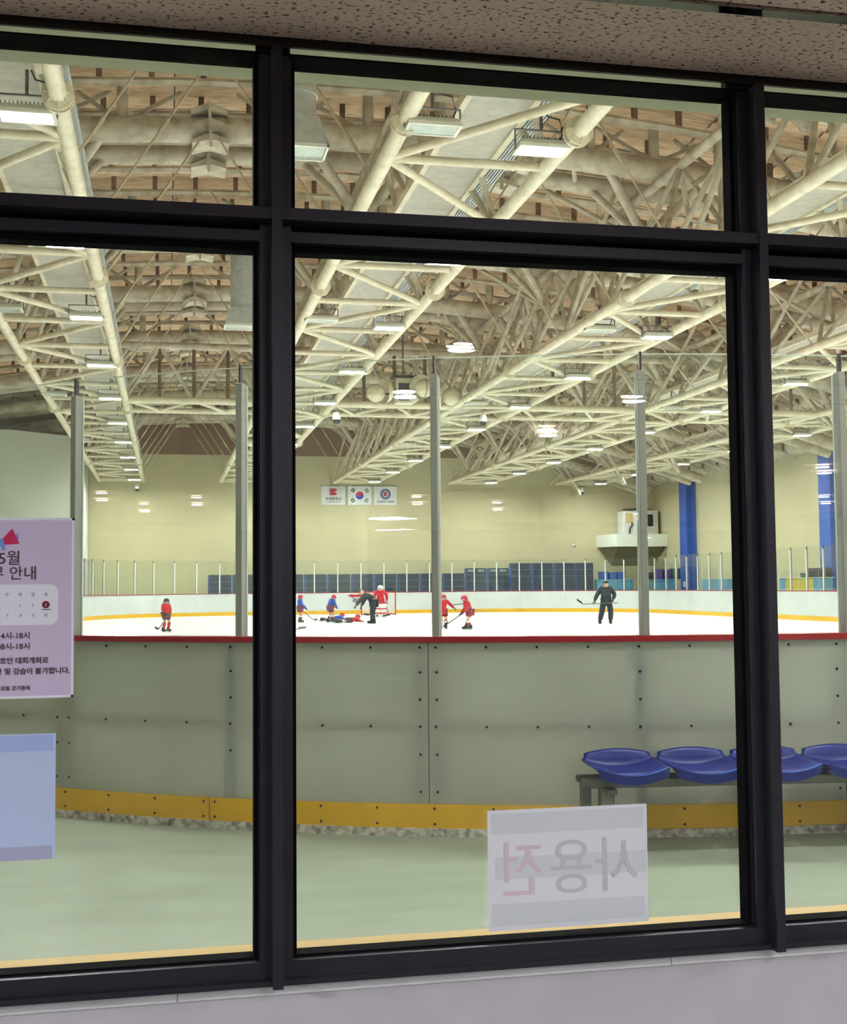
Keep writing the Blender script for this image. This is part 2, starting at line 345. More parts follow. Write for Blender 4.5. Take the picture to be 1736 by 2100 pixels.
for X, ti in TR:
    t = thing('roof_truss', (X+TW/2, Y1T, ZC), TLAB[ti], 'truss', 'roof trusses', 'structure')
    xl, xr, xc = X, X+TW, X+TW/2
    zt = min(10.55, arch_z(xc)-.32)
    for xx in (xl, xr):
        tube_obj('bottom_chord', (xx, Y0T, ZC), (xx, Y1T, ZC), .115, M_cream, t, 14)
        for q in range(7):
            y = 15.6+9.1*q-9.1
            if y < Y1T: obj('flange', flange_me, t, (xx-t.location.x, y-Y1T, 0), Vector((0, 1, 0)).to_track_quat('Z', 'Y'))
    tube_obj('top_chord', (xc, Y0T, zt), (xc, Y1T-1.6, zt), .11, M_cream2, t)
    for k, y in enumerate(YN):
        tube_obj('strut', (xl, y, ZC), (xr, y, ZC), .065, M_cream, t)
        if k+1 < len(YN):
            if (KN[k]+ti) % 2: tube_obj('diagonal', (xl, y, ZC), (xr, y+BAY, ZC), .065, M_cream, t)
            else: tube_obj('diagonal', (xr, y, ZC), (xl, y+BAY, ZC), .065, M_cream, t)
            for xx in (xl, xr):
                tube_obj('web', (xx, y, ZC), (xc, y+BAY/2, zt), .06, M_cream2, t, 8)
                tube_obj('web', (xx, y+BAY, ZC), (xc, y+BAY/2, zt), .06, M_cream2, t, 8)
    tube_obj('end_strut', (xl, Y1T, ZC), (xr, Y1T, ZC), .075, M_cream, t)
    for xx in (xl, xr): tube_obj('end_web', (xx, Y1T, ZC), (xc, Y1T-1.6, zt), .06, M_cream2, t, 8)
    cw = thing('catwalk', (X+1.55, Y0T, 8.4), {0: 'grey mesh catwalk deck inside the truss nearest the corner block', 1: 'grey mesh catwalk inside the second truss from the corner block', 2: 'grey mesh catwalk inside the middle roof truss',
               3: 'grey mesh catwalk inside the fourth truss from the corner block', 4: 'grey mesh catwalk inside the truss by the blue columns'}[ti], 'catwalk', 'roof catwalks', 'structure')
    obj('deck', MB().box((-.46, 0, 0), (.46, 64, .03)).mesh('deck', M_catw), cw)
    for sx in (-1, 1): obj('edge_channel', MB().box((-.045, 0, -.05), (.045, 64, .1)).mesh('edge_channel', M_cream), cw, (sx*.5, 0, 0))
    tr = MB().box((0, 0, .0), (.32, 64, .02))
    for q in range(6): tr.box((.02+.052*q, 0, -.035), (.042+.052*q, 64, .0))
    obj('cable_tray', tr.mesh('cable_tray', M_tray), cw, (.56, 0, .05))
    for k, y in enumerate(YN[::3]):
        if y < Y0T+60: tube_obj('hanger', (X+1.55, y, 8.43), (X+1.55-.2, y, zt), .02, M_cream2, cw, 6)
# arches
BAYX = [(-1.34, 3.05), (5.43, 9.62), (12.0, 16.5), (18.88, 23.2)]
MIDX = [(a+b_)/2 for a, b_ in BAYX]
sp = MB()
for q, (dz, w) in enumerate(((.34, .30), (.02, .33), (-.30, .33))):
    hexp = [(-.38, -.02), (0, .13), (.38, -.02), (.38, -.10), (0, -.02), (-.38, -.10)]
    sp.prism(hexp, .72, M=Matrix.Translation((0, -.36, dz)))
sp.box((-.03, -.42, -.5), (.03, -.32, .48))
sp.tube([(-.3, 0, 0), (.3, 0, 0)], .285, 14)
splice_me = sp.mesh('splice', M_cream2)
axs = [-12+1.5*i for i in range(29)]
am = MB().tube([(x, 0, arch_z(x)) for x in axs if x < 29.9], .27, 12).mesh('arch_tube', M_cream2, True)
am2 = MB().tube([(x, 0, arch_z(x)-.05) for x in axs if x < 29.9], .21, 12).mesh('arch_tube', M_cream2, True)
for k in range(8):
    Y = 18.55+7.35*k
    t = thing('roof_arch', (8, Y, 10), 'big dusty cream arch pipe spanning across above the trusses', 'arch', 'roof arches', 'structure')
    obj('arch_tube', am, t, (-8, 0, -10)); obj('arch_tube', am2, t, (-8, 1.4, -10))
    for x in MIDX:
        obj('splice', splice_me, t, (x-8, 0, arch_z(x)-10), (0, math.atan((x-4)/75), 0))
        obj('splice', splice_me, t, (x-8, 1.4, arch_z(x)-10.05), (0, math.atan((x-4)/75), 0))
    for i, (xl, xr) in enumerate(BAYX):
        xa = xl-TW/2; w = 6.65
        for u in (.0, .24, .76):
            x = xa+w*u; 
            tube_obj('post', (x, Y, arch_z(x)+.2), (x, Y, deck_z(x)-.35), .12, M_cream2, t)
        for u, v in ((0, .2), (.24, .1), (.24, .42), (.76, .6), (.76, .9), (1., .8)):
            xa1, xb1 = xa+w*u, xa+w*v
            tube_obj('brace', (xa1, Y, arch_z(xa1)+.15), (xb1, Y+.4, deck_z(xb1)-.4), .05, M_cream2, t, 8)
        # V struts between the pair of tubes and down to the trusses
        for u, v in ((.0, .18), (1., .82)):
            x1_ = xa+w*u; x2_ = xa+w*v
            tube_obj('knee', (x1_, Y+.7, arch_z(x1_)-1.5), (x2_, Y, arch_z(x2_)-.1), .11, M_cream2, t)
            tube_obj('knee', (x1_, Y+.7, arch_z(x1_)-1.5), (x2_, Y+1.4, arch_z(x2_)-.1), .09, M_cream2, t)
        for u in (.3, .7):
            x1_ = xa+w*u
            if i == 0: continue
            tube_obj('spreader', (x1_, Y, arch_z(x1_)), (x1_+.5, Y+1.4, arch_z(x1_+.5)-.05), .06, M_cream2, t, 8)
# longitudinal ridge pipes and raking frames between trusses
for i, (xl, xr) in enumerate(BAYX):
    xm = MIDX[i]; za = arch_z(xm)
    t = thing('roof_bracing', (xm, 40, za), ['row of tie rods and ridge pipe between truss by corner block and the next', 'row of tie rods and ridge pipe above the hanging loudspeakers', 'row of tie rods and ridge pipe just right of the middle truss', 'row of tie rods and ridge pipe beside the truss by the blue columns'][i], 'bracing', 'roof bracing rows', 'structure')
    for k in range(15):
        y = 18.2+3.68*k
        for s, xx in ((-1, xl), (1, xr)):
            a = Vector((xm+s*.12, y, za-.2)); c = Vector((xx, y, ZC+.1))
            rd = tube_obj('tie_rod', a, c, .022, M_rod, t, 6)
            for u in (.35, .8):
                p = a.lerp(c, u); q = a.lerp(c, u+.09)
                L = (c-a).length
                obj('turnbuckle', MB().tube([(0, 0, L*u), (0, 0, L*u+.3)], .04, 6).mesh('turnbuckle', M_rod), rd)
    # cross truss at mid rink
    zt2 = 9.45 if za > 10 else min(9.45, za-.3)
    for y0 in (40.8,):
        u_ = thing('cross_truss', (xm, y0, ZC), ['cream lattice cross truss between the truss by the corner block and the next', 'cream lattice cross truss under the hanging loudspeakers', 'cream lattice cross truss right of the middle truss', 'cream lattice cross truss beside the truss by the blue columns'][i], 'truss', 'cross trusses', 'structure')
        tube_obj('bottom_pipe', (xl, y0, ZC), (xr, y0, ZC), .12, M_cream, u_); tube_obj('bottom_pipe', (xl, y0+2.4, ZC), (xr, y0+2.4, ZC), .10, M_cream, u_)
        tube_obj('top_pipe', (xl-TW/2, y0, zt2), (xr+TW/2, y0, zt2), .12, M_cream2, u_)
        w = xr-xl
        for q in range(4):
            xa, xb = xl+w*q/4, xl+w*(q+1)/4
            tube_obj('zigzag', (xa, y0+(2.4 if q % 2 else 0), ZC), (xb, y0+(0 if q % 2 else 2.4), ZC), .06, M_cream, u_, 8)
            tube_obj('diagonal', (xa, y0, ZC if q % 2 == 0 else zt2), (xb, y0, zt2 if q % 2 == 0 else ZC), .065, M_cream2, u_, 8)
        for q in (1, 2, 3): tube_obj('upright', (xl+w*q/4, y0, ZC), (xl+w*q/4, y0, zt2), .06, M_brownst, u_, 8)
        for q in range(8):
            y = 18+7.35*q
        # raking pipes over this bay
    for k in range(16):
        y = 16.6+3.675*k
        for s, xx, far in ((-1, xl-TW/2, xl), (1, xr+TW/2, xr)):
            if i == 0 or (i == 1 and s < 0) or (k+i) % 2: continue
            tube_obj('rake', (xx, y, arch_z(xx)-1.0), (far+s*-1.2, y+1.9, arch_z(far-s*1.2)+.9), .06, M_cream2, t, 8)
            tube_obj('rake', (far, y+1.2, ZC+.1), (xx-s*.3, y-.9, arch_z(xx)+.6), .055, M_cream2, t, 8)

# ================================================================== RINK
PERI = []
BX0, BX1, BY0, BY1, RAD = -4.0, 25.5, 7.1, 69.0, 8.5
def path(s, off=0.0):
    """point and inward normal on the outer face of the boards; s runs from the near straight towards the left corner"""
    segs = [('a', (BX0+RAD, BY0+RAD), -90, -1), ('l', (BX0, BY0+RAD), (BX0, BY1-RAD)), ('a', (BX0+RAD, BY1-RAD), 180, -1), ('l', (BX0+RAD, BY1), (BX1-RAD, BY1)),
            ('a', (BX1-RAD, BY1-RAD), 90, -1), ('l', (BX1, BY1-RAD), (BX1, BY0+RAD)), ('a', (BX1-RAD, BY0+RAD), 0, -1), ('l', (BX1-RAD, BY0), (BX0+RAD, BY0))]
    s = s % PER
    for g in segs:
        L = RAD*math.pi/2 if g[0] == 'a' else (Vector(g[2])-Vector(g[1])).length
        if s <= L:
            if g[0] == 'a':
                a = R(g[2])-s/RAD; nrm = Vector((-math.cos(a), -math.sin(a), 0)); p = Vector((g[1][0], g[1][1], 0))-nrm*RAD
            else:
                d = (Vector(g[2])-Vector(g[1])).normalized(); p = Vector((*(Vector(g[1])+d*s), 0)); nrm = Vector((d.y, -d.x, 0))
            return p+nrm*off, nrm
        s -= L
    return path(0, off)
PER = 2*math.pi*RAD+2*(BX1-BX0-2*RAD)+2*(BY1-BY0-2*RAD)
NP = 64; PL = PER/NP; S0 = .33
# ice sheet
pts = [path(PER*i/160, .06)[0] for i in range(160)]
me = bpy.data.meshes.new('ice_sheet'); me.from_pydata([(p.x, p.y, .02) for p in pts]+[(p.x, p.y, -.05) for p in pts], [], [tuple(range(160))]+[(i, (i+1) % 160, 160+(i+1) % 160, 160+i) for i in range(160)])
me.materials.append(M_ice); tag(obj('ice_sheet', me), 'white ice surface inside the hockey boards', 'ice', kind='structure')
boards = thing('rink_boards', (10.75, 38, 0), 'white hockey boards with red cap rail and yellow kickplate around the ice', 'rink boards', kind='structure')
BL = boards.location
def strip(s0, s1, o0, o1, z0, z1, n=5, mi=0, b=None):
    b = b or MB(); vs = []; fs = []
    for i in range(n+1):
        s = s0+(s1-s0)*i/n; p, nr = path(s)
        for (o, z) in ((o0, z0), (o1, z0), (o1, z1), (o0, z1)): vs.append(p+nr*o+Vector((0, 0, z))-BL)
    for i in range(n):
        a = 4*i
        for k in range(4): fs.append((a+k, a+(k+1) % 4, a+4+(k+1) % 4, a+4+k))
    fs += [(0, 1, 2, 3), (4*n+3, 4*n+2, 4*n+1, 4*n)]
    return b.add(vs, fs, mi)
def vis(s):
    p, _ = path(s); return p
ZK0, ZK1, ZB1, ZCAP = .05, .195, 1.195, 1.232
for k in range(NP):
    s0 = S0+PL*k; s1 = s0+PL-.006
    near = k in (0, 1, 2, 3) or k >= NP-3
    pn = obj('board_panel', strip(s0, s1, 0, .012, ZK1-.01, ZB1).mesh('board_panel', M_board, True), boards)
    obj('inner_sheet', strip(s0, s1, .10, .112, ZK1-.01, ZB1).mesh('inner_sheet', M_board_in, True), pn)
    fr = MB(); strip(s0, s0+.085, .014, .085, .06, ZB1, 1, b=fr); strip(s1-.085, s1, .014, .085, .06, ZB1, 1, b=fr); mdl = (s0+s1)/2
    strip(mdl-.035, mdl+.035, .015, .085, .06, ZB1, 1, b=fr); strip(s0, s1, .015, .085, .64, .70, 5, b=fr); strip(s0, s1, .015, .085, ZB1-.06, ZB1, 5, b=fr); strip(s0, s1, .015, .085, .06, .14, 5, b=fr)
    obj('steel_frame', fr.mesh('steel_frame', M_bframe), pn)
    obj('kickplate', strip(s0-1.17, s1-1.17, -.012, .02, ZK0, ZK1).mesh('kickplate', M_kick), boards)
    obj('inner_kickplate', strip(s0, s1, .10, .125, ZK0-.05, ZK1+.02).mesh('inner_kickplate', M_kick), boards)
    obj('cap_rail', strip(s0, s1+.006, -.02, .13, ZB1, ZCAP).mesh('cap_rail', M_cap, True), boards)
    obj('base_curb', strip(s0, s1+.006, -.03, .06, -.02, ZK0).mesh('base_curb', M_scuff), boards)
    if near:
        sc_ = MB()
        def dot(s, z, o=0.0):
            p, nr = path(s); q = (-nr).to_track_quat('Z', 'Y')
            sc_.lathe([(.0, .004), (.006, .004), (.0085, .0), (.0085, -.004)], 8, M=Matrix.Translation(p-nr*o+Vector((0, 0, z))-BL) @ q.to_matrix().to_4x4())
        for q in range(9):
            s = s0+.05+(PL-.1)*q/8
            for z in (1.165, .672): dot(s, z)
        for z in (1.01, .84, .50, .27):
            for s in (s0+.05, s1-.05): dot(s, z)
        for z in (1.01, .84, .50): dot(mdl, z)
        for q in range(8):
            for z in (.075, .17): dot(s0-1.13+(PL-.08)*q/7, z, .012)
        o = obj('screws', sc_.mesh('screws', M_screw), pn); o['kind'] = 'stuff'
# acrylic shielding
gl = thing('rink_glass', (10.75, 38, 0), 'clear acrylic shield panels on slim posts above the boards', 'glass', kind='structure')
M_edge = mat('polished_acrylic_edge', (226, 236, 224), .3)
post_me = bevel_box((-.023, -.035, 0), (.023, .035, 1.67), .004, M_post, 'post', 1)
cover_me = bevel_box((-.03, .036, 0), (.03, .05, 1.66), .004, M_white, 'inner_cover', 1)
cap_me = MB().box((-.006, -.02, 0), (.006, .02, .12)).mesh('post_tip', M_black)
for k in range(2*NP):
    s = .28+PL/2*k; p, nr = path(s, .055)
    po = obj('post', post_me, gl, p-BL+Vector((0, 0, ZCAP-.005)), (0, 0, math.atan2(nr.y, nr.x)-math.pi/2))
    obj('post_tip', cap_me, po, (0, 0, 1.67)); obj('inner_cover', cover_me, po)
    zt = 3.0
    pm_ = strip(s+.012, s+PL/2-.012, .05, .062, ZCAP-.01, zt, 3).mesh('pane', M_rglass)
    pn_ = obj('pane', pm_, gl)
    if k < 12 or k > 2*NP-6: obj('polished_edge', strip(s+.012, s+PL/2-.012, .051, .061, zt, zt+.006, 3).mesh('polished_edge', M_edge), pn_)
bpy.context.view_layer.update()

# ================================================================== LAMPS
def flood(on):
    t = thing('floodlight', (0, 0, 0), '', 'light')
    obj('housing', bevel_box((-.34, -.19, .03), (.34, .19, .11), .012, M_lampb, 'housing', 1), t)
    fn = MB()
    for q in range(12): fn.box((-.30+.05*q, -.17, .108), (-.29+.05*q, .17, .15))
    obj('cooling_fins', fn.mesh('cooling_fins', M_bench), t)
    fr = MB()
    fr.box((-.36, -.21, 0), (.36, -.175, .05)).box((-.36, .175, 0), (.36, .21, .05)).box((-.36, -.18, 0), (-.315, .18, .05)).box((.315, -.18, 0), (.36, .18, .05))
    obj('rim', fr.mesh('rim', M_lampf), t)
    obj('lens', MB().box((-.318, -.178, .008), (.318, .178, .032)).mesh('lens', M_lampon if on else M_lampoff), t)
    br = MB(); br.box((-.38, -.02, .02), (-.365, .02, .30)).box((.365, -.02, .02), (.38, .02, .30)).box((-.38, -.02, .285), (.38, .02, .30))
    obj('bracket', br.mesh('bracket', M_bench), t)
    obj('cable', MB().tube([(.25, .05, .12), (.33, .06, .3), (.28, .04, .48), (.1, 0, .5), (.05, 0, .62)], .012, 6).mesh('cable', M_black), t)
    obj('hanger', MB().box((-.02, -.02, .29), (.02, .02, .62)).mesh('hanger', M_bench), t)
    return t
lampA, lampB = flood(True), flood(False); firstA = firstB = True
ORD = ['first', 'second', 'third', 'fourth', 'fifth', 'sixth', 'seventh', 'eighth', 'ninth', 'tenth', 'eleventh', 'twelfth']
GL_ON = ['lit white floodlight under the truss nearest the pale corner block', 'lit white floodlight under the second truss from the pale corner block', 'lit white floodlight under the middle roof truss', 'lit white floodlight under the fourth truss from the corner block', 'lit white floodlight under the truss by the blue columns']
GL_OFF = [g.replace('lit white floodlight under', 'unlit grey floodlight beneath') for g in GL_ON]
for X, ti in TR:
    for k in range(12):
        Y = 4.1+5.93*k
        if Y > 70.5 or (k == 0 and ti not in (1, 3)): continue  # nearest lamps are unseen, added to brighten the near floor and boards
        o = lampA if firstA else copy_tree(lampA); firstA = False
        o.location = (X+1.97, Y, ZC-.17); o['label'] = GL_ON[ti].replace('lit white floodlight', ORD[11-k]+' lit floodlight from the end wall,'); o['group'] = 'lit floodlights of truss %d' % (ti+1)  # the twelfth of a row (k == 0) is an added, unseen lamp
    for q, Y in enumerate((15.45, 27.3, 39.2, 51.)):
        o = lampB if firstB else copy_tree(lampB); firstB = False
        o.location = (X+.33, Y, ZC-.17); o['label'] = GL_OFF[ti].replace('unlit grey floodlight', ORD[3-q]+' unlit floodlight from the end wall,'); o['group'] = 'unlit floodlights of truss %d' % (ti+1)
# hall downlights (seen as reflections in the window)
def downlight(x, y):
    t = thing('downlight', (x, y, CEIL), 'small round downlight set in the hall ceiling', 'light', 'hall downlights')
    obj('trim_ring', MB().lathe([(.055, -.001), (.075, -.004), (.078, -.0005), (.055, .004)], 20).mesh('trim_ring', M_white, True), t, (0, 0, -.001))
    obj('lens', MB().lathe([(.0, -.003), (.056, -.003), (.056, .002)], 20).mesh('lens', M_hlamp), t, (0, 0, -.001))
for x, y in ((1.17, -.57), (1.18, -1.84), (2.39, -1.80), (2.39, -3.29), (-.69, -9.57), (-.27, -11.5), (.34, -10.2), (2.87, -9.87), (4.12, -10.9), (5.65, -5.6), (7.83, -9.4)): downlight(x, y)
for x, y in ((-3.6, -.2), (-5.4, -3.4), (5.4, .4), (8.0, -.6)):  # unseen panels, added to fill the hall with light
    t = thing('fill_panel', (x, y, CEIL), 'unseen square fill panel added at the hall ceiling', 'light', 'added hall fill panels')
    obj('frame', MB().box((-.32, -.32, -.012), (.32, .32, -.0015)).mesh('frame', M_white), t); obj('lens', MB().box((-.29, -.29, -.016), (.29, .29, -.011)).mesh('lens', M_hfill), t)

# ================================================================== ROOF FITTINGS
def duct(x, y, lab):
    t = thing('air_duct', (x, y, 7.6), lab, 'duct', 'drop air ducts')
    obj('drop_pipe', MB().tube([(0, 0, .35), (0, 0, 2.4)], .30, 20).mesh('drop_pipe', M_tray, True), t)
    sm_ = MB()
    for z in (.75, 1.3, 1.9): sm_.tube([(0, 0, z), (0, 0, z+.05)], .32, 20)
    obj('seam_ring', sm_.mesh('seam_ring', M_tray, True), t)
    h = MB(); a, c = .3, .44
    h.add([(-c, -.3, 0), (c, -.3, 0), (c, .3, 0), (-c, .3, 0), (-a, -.28, .4), (a, -.28, .4), (a, .28, .4), (-a, .28, .4)], [(4, 5, 6, 7), (0, 1, 5, 4), (1, 2, 6, 5), (2, 3, 7, 6), (3, 0, 4, 7)])
    obj('hood', h.mesh('hood', M_tray), t)
    g = MB().box((-c, -.3, -.04), (c, -.27, .01)).box((-c, .27, -.04), (c, .3, .01)).box((-c, -.3, -.04), (-c+.03, .3, .01)).box((c-.03, -.3, -.04), (c, .3, .01))
    obj('grille_rim', g.mesh('grille_rim', M_lampf), t); obj('grille', MB().box((-c+.03, -.27, -.01), (c-.03, .27, .0)).mesh('grille', M_lampoff), t)
duct(1.72, 16.8, 'large grey round air duct with square grille, first of the row')
duct(1.72, 28.6, 'grey round air duct with square grille, second of the row')
def spot_cam(x, y, z, lab, top):
    t = thing('security_camera', (x, y, z), lab, 'camera', 'dome security cameras')
    obj('stem', MB().tube([(0, 0, .25), (0, 0, top-z)], .025, 8).mesh('stem', M_cream2), t)
    obj('body', MB().lathe([(0, .28), (.10, .27), (.14, .12), (.14, .02), (0, .02)], 16).mesh('body', M_white, True), t)
    obj('dome', MB().lathe([(.12, .03), (.115, -.05), (.08, -.11), (0, -.13)], 16).mesh('dome', M_black, True), t)
for p_, l_ in (((690, 862), 'hanging dome camera left of the loudspeakers'), ((990, 866), 'hanging dome camera right of the loudspeakers')):
    p = onz(*p_, 7.15); spot_cam(p.x, p.y, 7.15, l_, 8.6)
for p_, l_ in (((281, 1003), 'dome camera hanging from the end of the truss by the corner block'), ((1193, 1010), 'dome camera hanging below the truss end by the balcony')):
    p = ony(*p_, 71.6); spot_cam(p.x, p.y, p.z, l_, ZC)
# loudspeaker cluster
sc_c = ony(826, 803, 40.1)
t = thing('loudspeaker_cluster', sc_c, 'cluster of cream dish loudspeakers around a dark box under the roof', 'speaker')
obj('cabinet', bevel_box((-.28, -.25, -.42), (.28, .25, .42), .02, M_cream, 'cabinet', 1), t)
obj('grille', MB().box((-.2, -.27, -.34), (.16, -.245, .24)).mesh('grille', mat('navy_grille', (38, 40, 58), .6)), t)
obj('top_frame', MB().box((-.38, -.3, .44), (.38, .3, .5)).box((-.3, -.02, .5), (-.26, .02, .64)).box((.26, -.02, .5), (.3, .02, .64)).mesh('top_frame', M_black), t)
hp = MB().tube([(0, 0, .48), (0, 0, 1.9)], .03, 8)
obj('hanger', hp.mesh('hanger', M_bench), t)
def dish(x, y, z, yaw, r=.40):
    Mx = Matrix.Translation((x, y, z)) @ Matrix.Rotation(yaw, 4, 'Z') @ Matrix.Rotation(R(100), 4, 'X')
    d = obj('dish', MB().lathe([(r, .22), (r*.97, .2), (r*.8, .05), (r*.45, -.03), (0, -.05), (r*.45, -.06), (r*.85, .02), (r*1.03, .2), (r*1.03, .23), (r, .22)], 24, M=Mx).mesh('dish', M_cream, True), t)
    ball = MB(); pr = [(.31*math.sin(math.pi*i/10), .31*math.cos(math.pi*i/10)) for i in range(11)]
    ball.lathe(pr, 20, M=Mx @ Matrix.Translation((0, -.03, .52)))
    obj('ball_horn', ball.mesh('ball_horn', M_cream, True), d)
    obj('seam', MB().lathe([(.305, -.012), (.318, -.012), (.318, .012), (.305, .012)], 24, M=Mx @ Matrix.Translation((0, -.03, .52)) @ Matrix.Rotation(R(80), 4, 'Y')).mesh('seam', M_brownst, True), d)
    obj('stay', MB().tube([Mx @ Vector((.3, 0, .1)), Mx @ Vector((.2, 0, .45))], .015, 6).mesh('stay', M_cream2), d)
dish(.45, -.35, .12, R(12)); dish(-.5, -.1, 0, R(-70)); dish(1.15, .0, -.05, R(70)); dish(.3, .5, .05, R(180))
obj('support_arm', MB().tube([(-.6, 0, -.1), (1.2, 0, -.1)], .03, 8).tube([(0, -.4, -.1), (0, .6, -.1)], .03, 8).mesh('support_arm', M_bench), t)

# ================================================================== FAR END
pg = ony(776, 1260, 65.3); GX = pg.x
M_net = bpy.data.materials.new('goal_net'); M_net.use_nodes = True
_nt = M_net.node_tree; _b = _nt.nodes['Principled BSDF']; _b.inputs['Base Color'].default_value = (.85, .85, .83, 1); _b.inputs['Alpha'].default_value = .45
M_goalred = mat('goal_red', (176, 30, 40), .4)
g = thing('hockey_goal', (GX, 65.3, .02), 'red framed hockey goal with white net at the far end', 'goal')
for s in (-1, 1): obj('post', MB().tube([(s*.915, 0, 0), (s*.915, 0, 1.22)], .035, 10).mesh('post', M_goalred, True), g)
obj('crossbar', MB().tube([(-.915, 0, 1.22), (.915, 0, 1.22)], .035, 10).mesh('crossbar', M_goalred, True), g)
obj('base_frame', MB().tube([(-.915, 0, .03), (-.8, .9, .03), (0, 1.1, .03), (.8, .9, .03), (.915, 0, .03)], .03, 8).mesh('base_frame', M_goalred, True), g)
nb = MB(); nb.add([(-.915, 0, 1.2), (.915, 0, 1.2), (.7, .5, 1.16), (-.7, .5, 1.16)], [(0, 1, 2, 3)])
bot = [(-.915, 0, .03), (-.8, .9, .03), (0, 1.1, .03), (.8, .9, .03), (.915, 0, .03)]; tp = [(-.915, 0, 1.2), (-.7, .5, 1.16), (0, .52, 1.16), (.7, .5, 1.16), (.915, 0, 1.2)]
for i in range(4): nb.add([bot[i], bot[i+1], tp[i+1], tp[i]], [(0, 1, 2, 3)])
obj('net', nb.mesh('net', M_net), g)
# advert on the far boards
ad = thing('board_advert', ony(738, 1227, 68.87), 'red arrow advert with dark lettering on the far boards behind the goal', 'sign')
obj('arrow', MB().prism([(-.72, .16), (-.45, .25), (-.45, .21), (.9, .21), (.9, .08), (-.3, .08), (-.45, .04)], .012).mesh('arrow', M_goalred), ad)
obj('lettering', text_mesh('라는', .30, M_black, extrude=.004, bold=.01), ad, (-.42, .008, -.24), UPR)
# flags
for i, (x0, x1, lab) in enumerate(((8.98, 10.42, 'white banner with red angular emblem and Korean lettering on the end wall'), (10.58, 12.0, 'South Korean flag hanging in the middle of three banners'), (12.16, 13.54, 'white banner with round navy emblem on the end wall'))):
    t = thing('banner', ((x0+x1)/2, RY1-.02, 6.42), lab, 'flag', 'wall banners'); w, h = x1-x0, 1.14
    M_flag = mat('flag_cloth', (238, 240, 240), .8)
    b = MB(); n = 12; vs = []
    for k in range(n+1):
        u = k/n; yy = -.03-.02*math.sin(u*9+i); vs += [(-w/2+w*u, yy, 0), (-w/2+w*u, yy, h)]
    b.add(vs, [(2*k, 2*k+2, 2*k+3, 2*k+1) for k in range(n)])
    b.add([(x, y+.012, z) for x, y, z in vs], [(2*k, 2*k+1, 2*k+3, 2*k+2) for k in range(n)])
    obj('cloth', b.mesh('cloth', M_flag, True), t)
    obj('rod', MB().tube([(-w/2-.06, -.03, h), (w/2+.06, -.03, h)], .018, 8).mesh('rod', M_bench), t)
    Y = -.062
    M_mred = mat('emblem_red', (190, 30, 72), .7); M_navy = mat('emblem_navy', (38, 66, 128), .7); M_ink = mat('ink', (44, 44, 46), .8)
    def emb(sc, px, pz, mt, parent=t):
        obj('emblem', MB().prism([(px+sc*a, pz+sc*c) for a, c in ((-.5, -.5), (.3, -.5), (.62, -.22), (.12, -.06), (.62, .24), (.3, .5), (-.5, .5))], .006).mesh('emblem', mt), parent, (0, Y, 0))
    def disc(r, px, pz, mt, a0=0, a1=360, r0=0, dy=0, name='disc'):
        n_ = 28; pl = [(px+r*math.cos(R(a0+(a1-a0)*k/n_)), pz+r*math.sin(R(a0+(a1-a0)*k/n_))) for k in range(n_+1)]
        bb = MB()
        for k in range(n_):
            a, c = R(a0+(a1-a0)*k/n_), R(a0+(a1-a0)*(k+1)/n_)
            q = [(px+r0*math.cos(a), pz+r0*math.sin(a)), (px+r*math.cos(a), pz+r*math.sin(a)), (px+r*math.cos(c), pz+r*math.sin(c)), (px+r0*math.cos(c), pz+r0*math.sin(c))]
            bb.add([(x, 0, z) for x, z in q], [(0, 1, 2, 3)])
        obj(name, bb.mesh(name, mt), t, (0, Y+dy, 0))
    if i == 0:
        emb(.40, .0, .77, M_mred); obj('lettering', text_mesh('부산광역시', .21, M_ink, 'CENTER', bold=.003), t, (0, Y, .28), UPR); obj('underline', MB().box((-.42, 0, .17), (.42, .004, .19)).mesh('underline', M_ink), t, (0, Y, 0))
    elif i == 1:
        MR, MBl = mat('flag_red', (220, 44, 62), .7), mat('flag_blue', (40, 70, 190), .7); rr = .24; th = -25
        disc(rr, 0, .57, MR, th, th+180, name='red_half'); disc(rr, 0, .57, MBl, th+180, th+360, name='blue_half')
        c, s_ = math.cos(R(th)), math.sin(R(th))
        disc(rr/2, -rr/2*c, .57-rr/2*s_, MR, dy=-.003, name='red_half'); disc(rr/2, rr/2*c, .57+rr/2*s_, MBl, dy=-.003, name='blue_half')
        for (px, pz, an, brk) in ((-.40, .88, 56, (0, 0, 0)), (.42, .86, -56, (1, 0, 1)), (-.42, .27, -56, (0, 1, 0)), (.40, .27, 56, (1, 1, 1))):
            bb = MB()
            for r_ in range(3):
                o_ = (r_-1)*.075; Mx = Matrix.Translation((px, 0, pz)) @ Matrix.Rotation(R(-an), 4, 'Y') @ Matrix.Translation((0, 0, o_))
                for (a, e) in (((-.12, .12),) if not brk[r_] else ((-.12, -.015), (.015, .12))): bb.box((a, 0, -.024), (e, .004, .024), M=Mx)
            obj('trigram', bb.mesh('trigram', M_ink), t, (0, Y, 0))
    else:
        disc(.32, 0, .66, M_navy, r0=.19, name='ring'); emb(.24, 0, .66, M_mred)
        bb = MB()
        for k in range(10):
            a = R(36*k); bb.prism([(.255*math.cos(a)+.03*math.cos(q), .66+.255*math.sin(a)+.03*math.sin(q)) for q in (0, 1.57, 3.14, 4.71)], .004)
        obj('ring_marks', bb.mesh('ring_marks', M_flag), t, (0, Y-.004, 0)); obj('lettering', text_mesh('부산광역시 체육회', .14, M_ink, 'CENTER', bold=.002), t, (0, Y, .14), UPR)
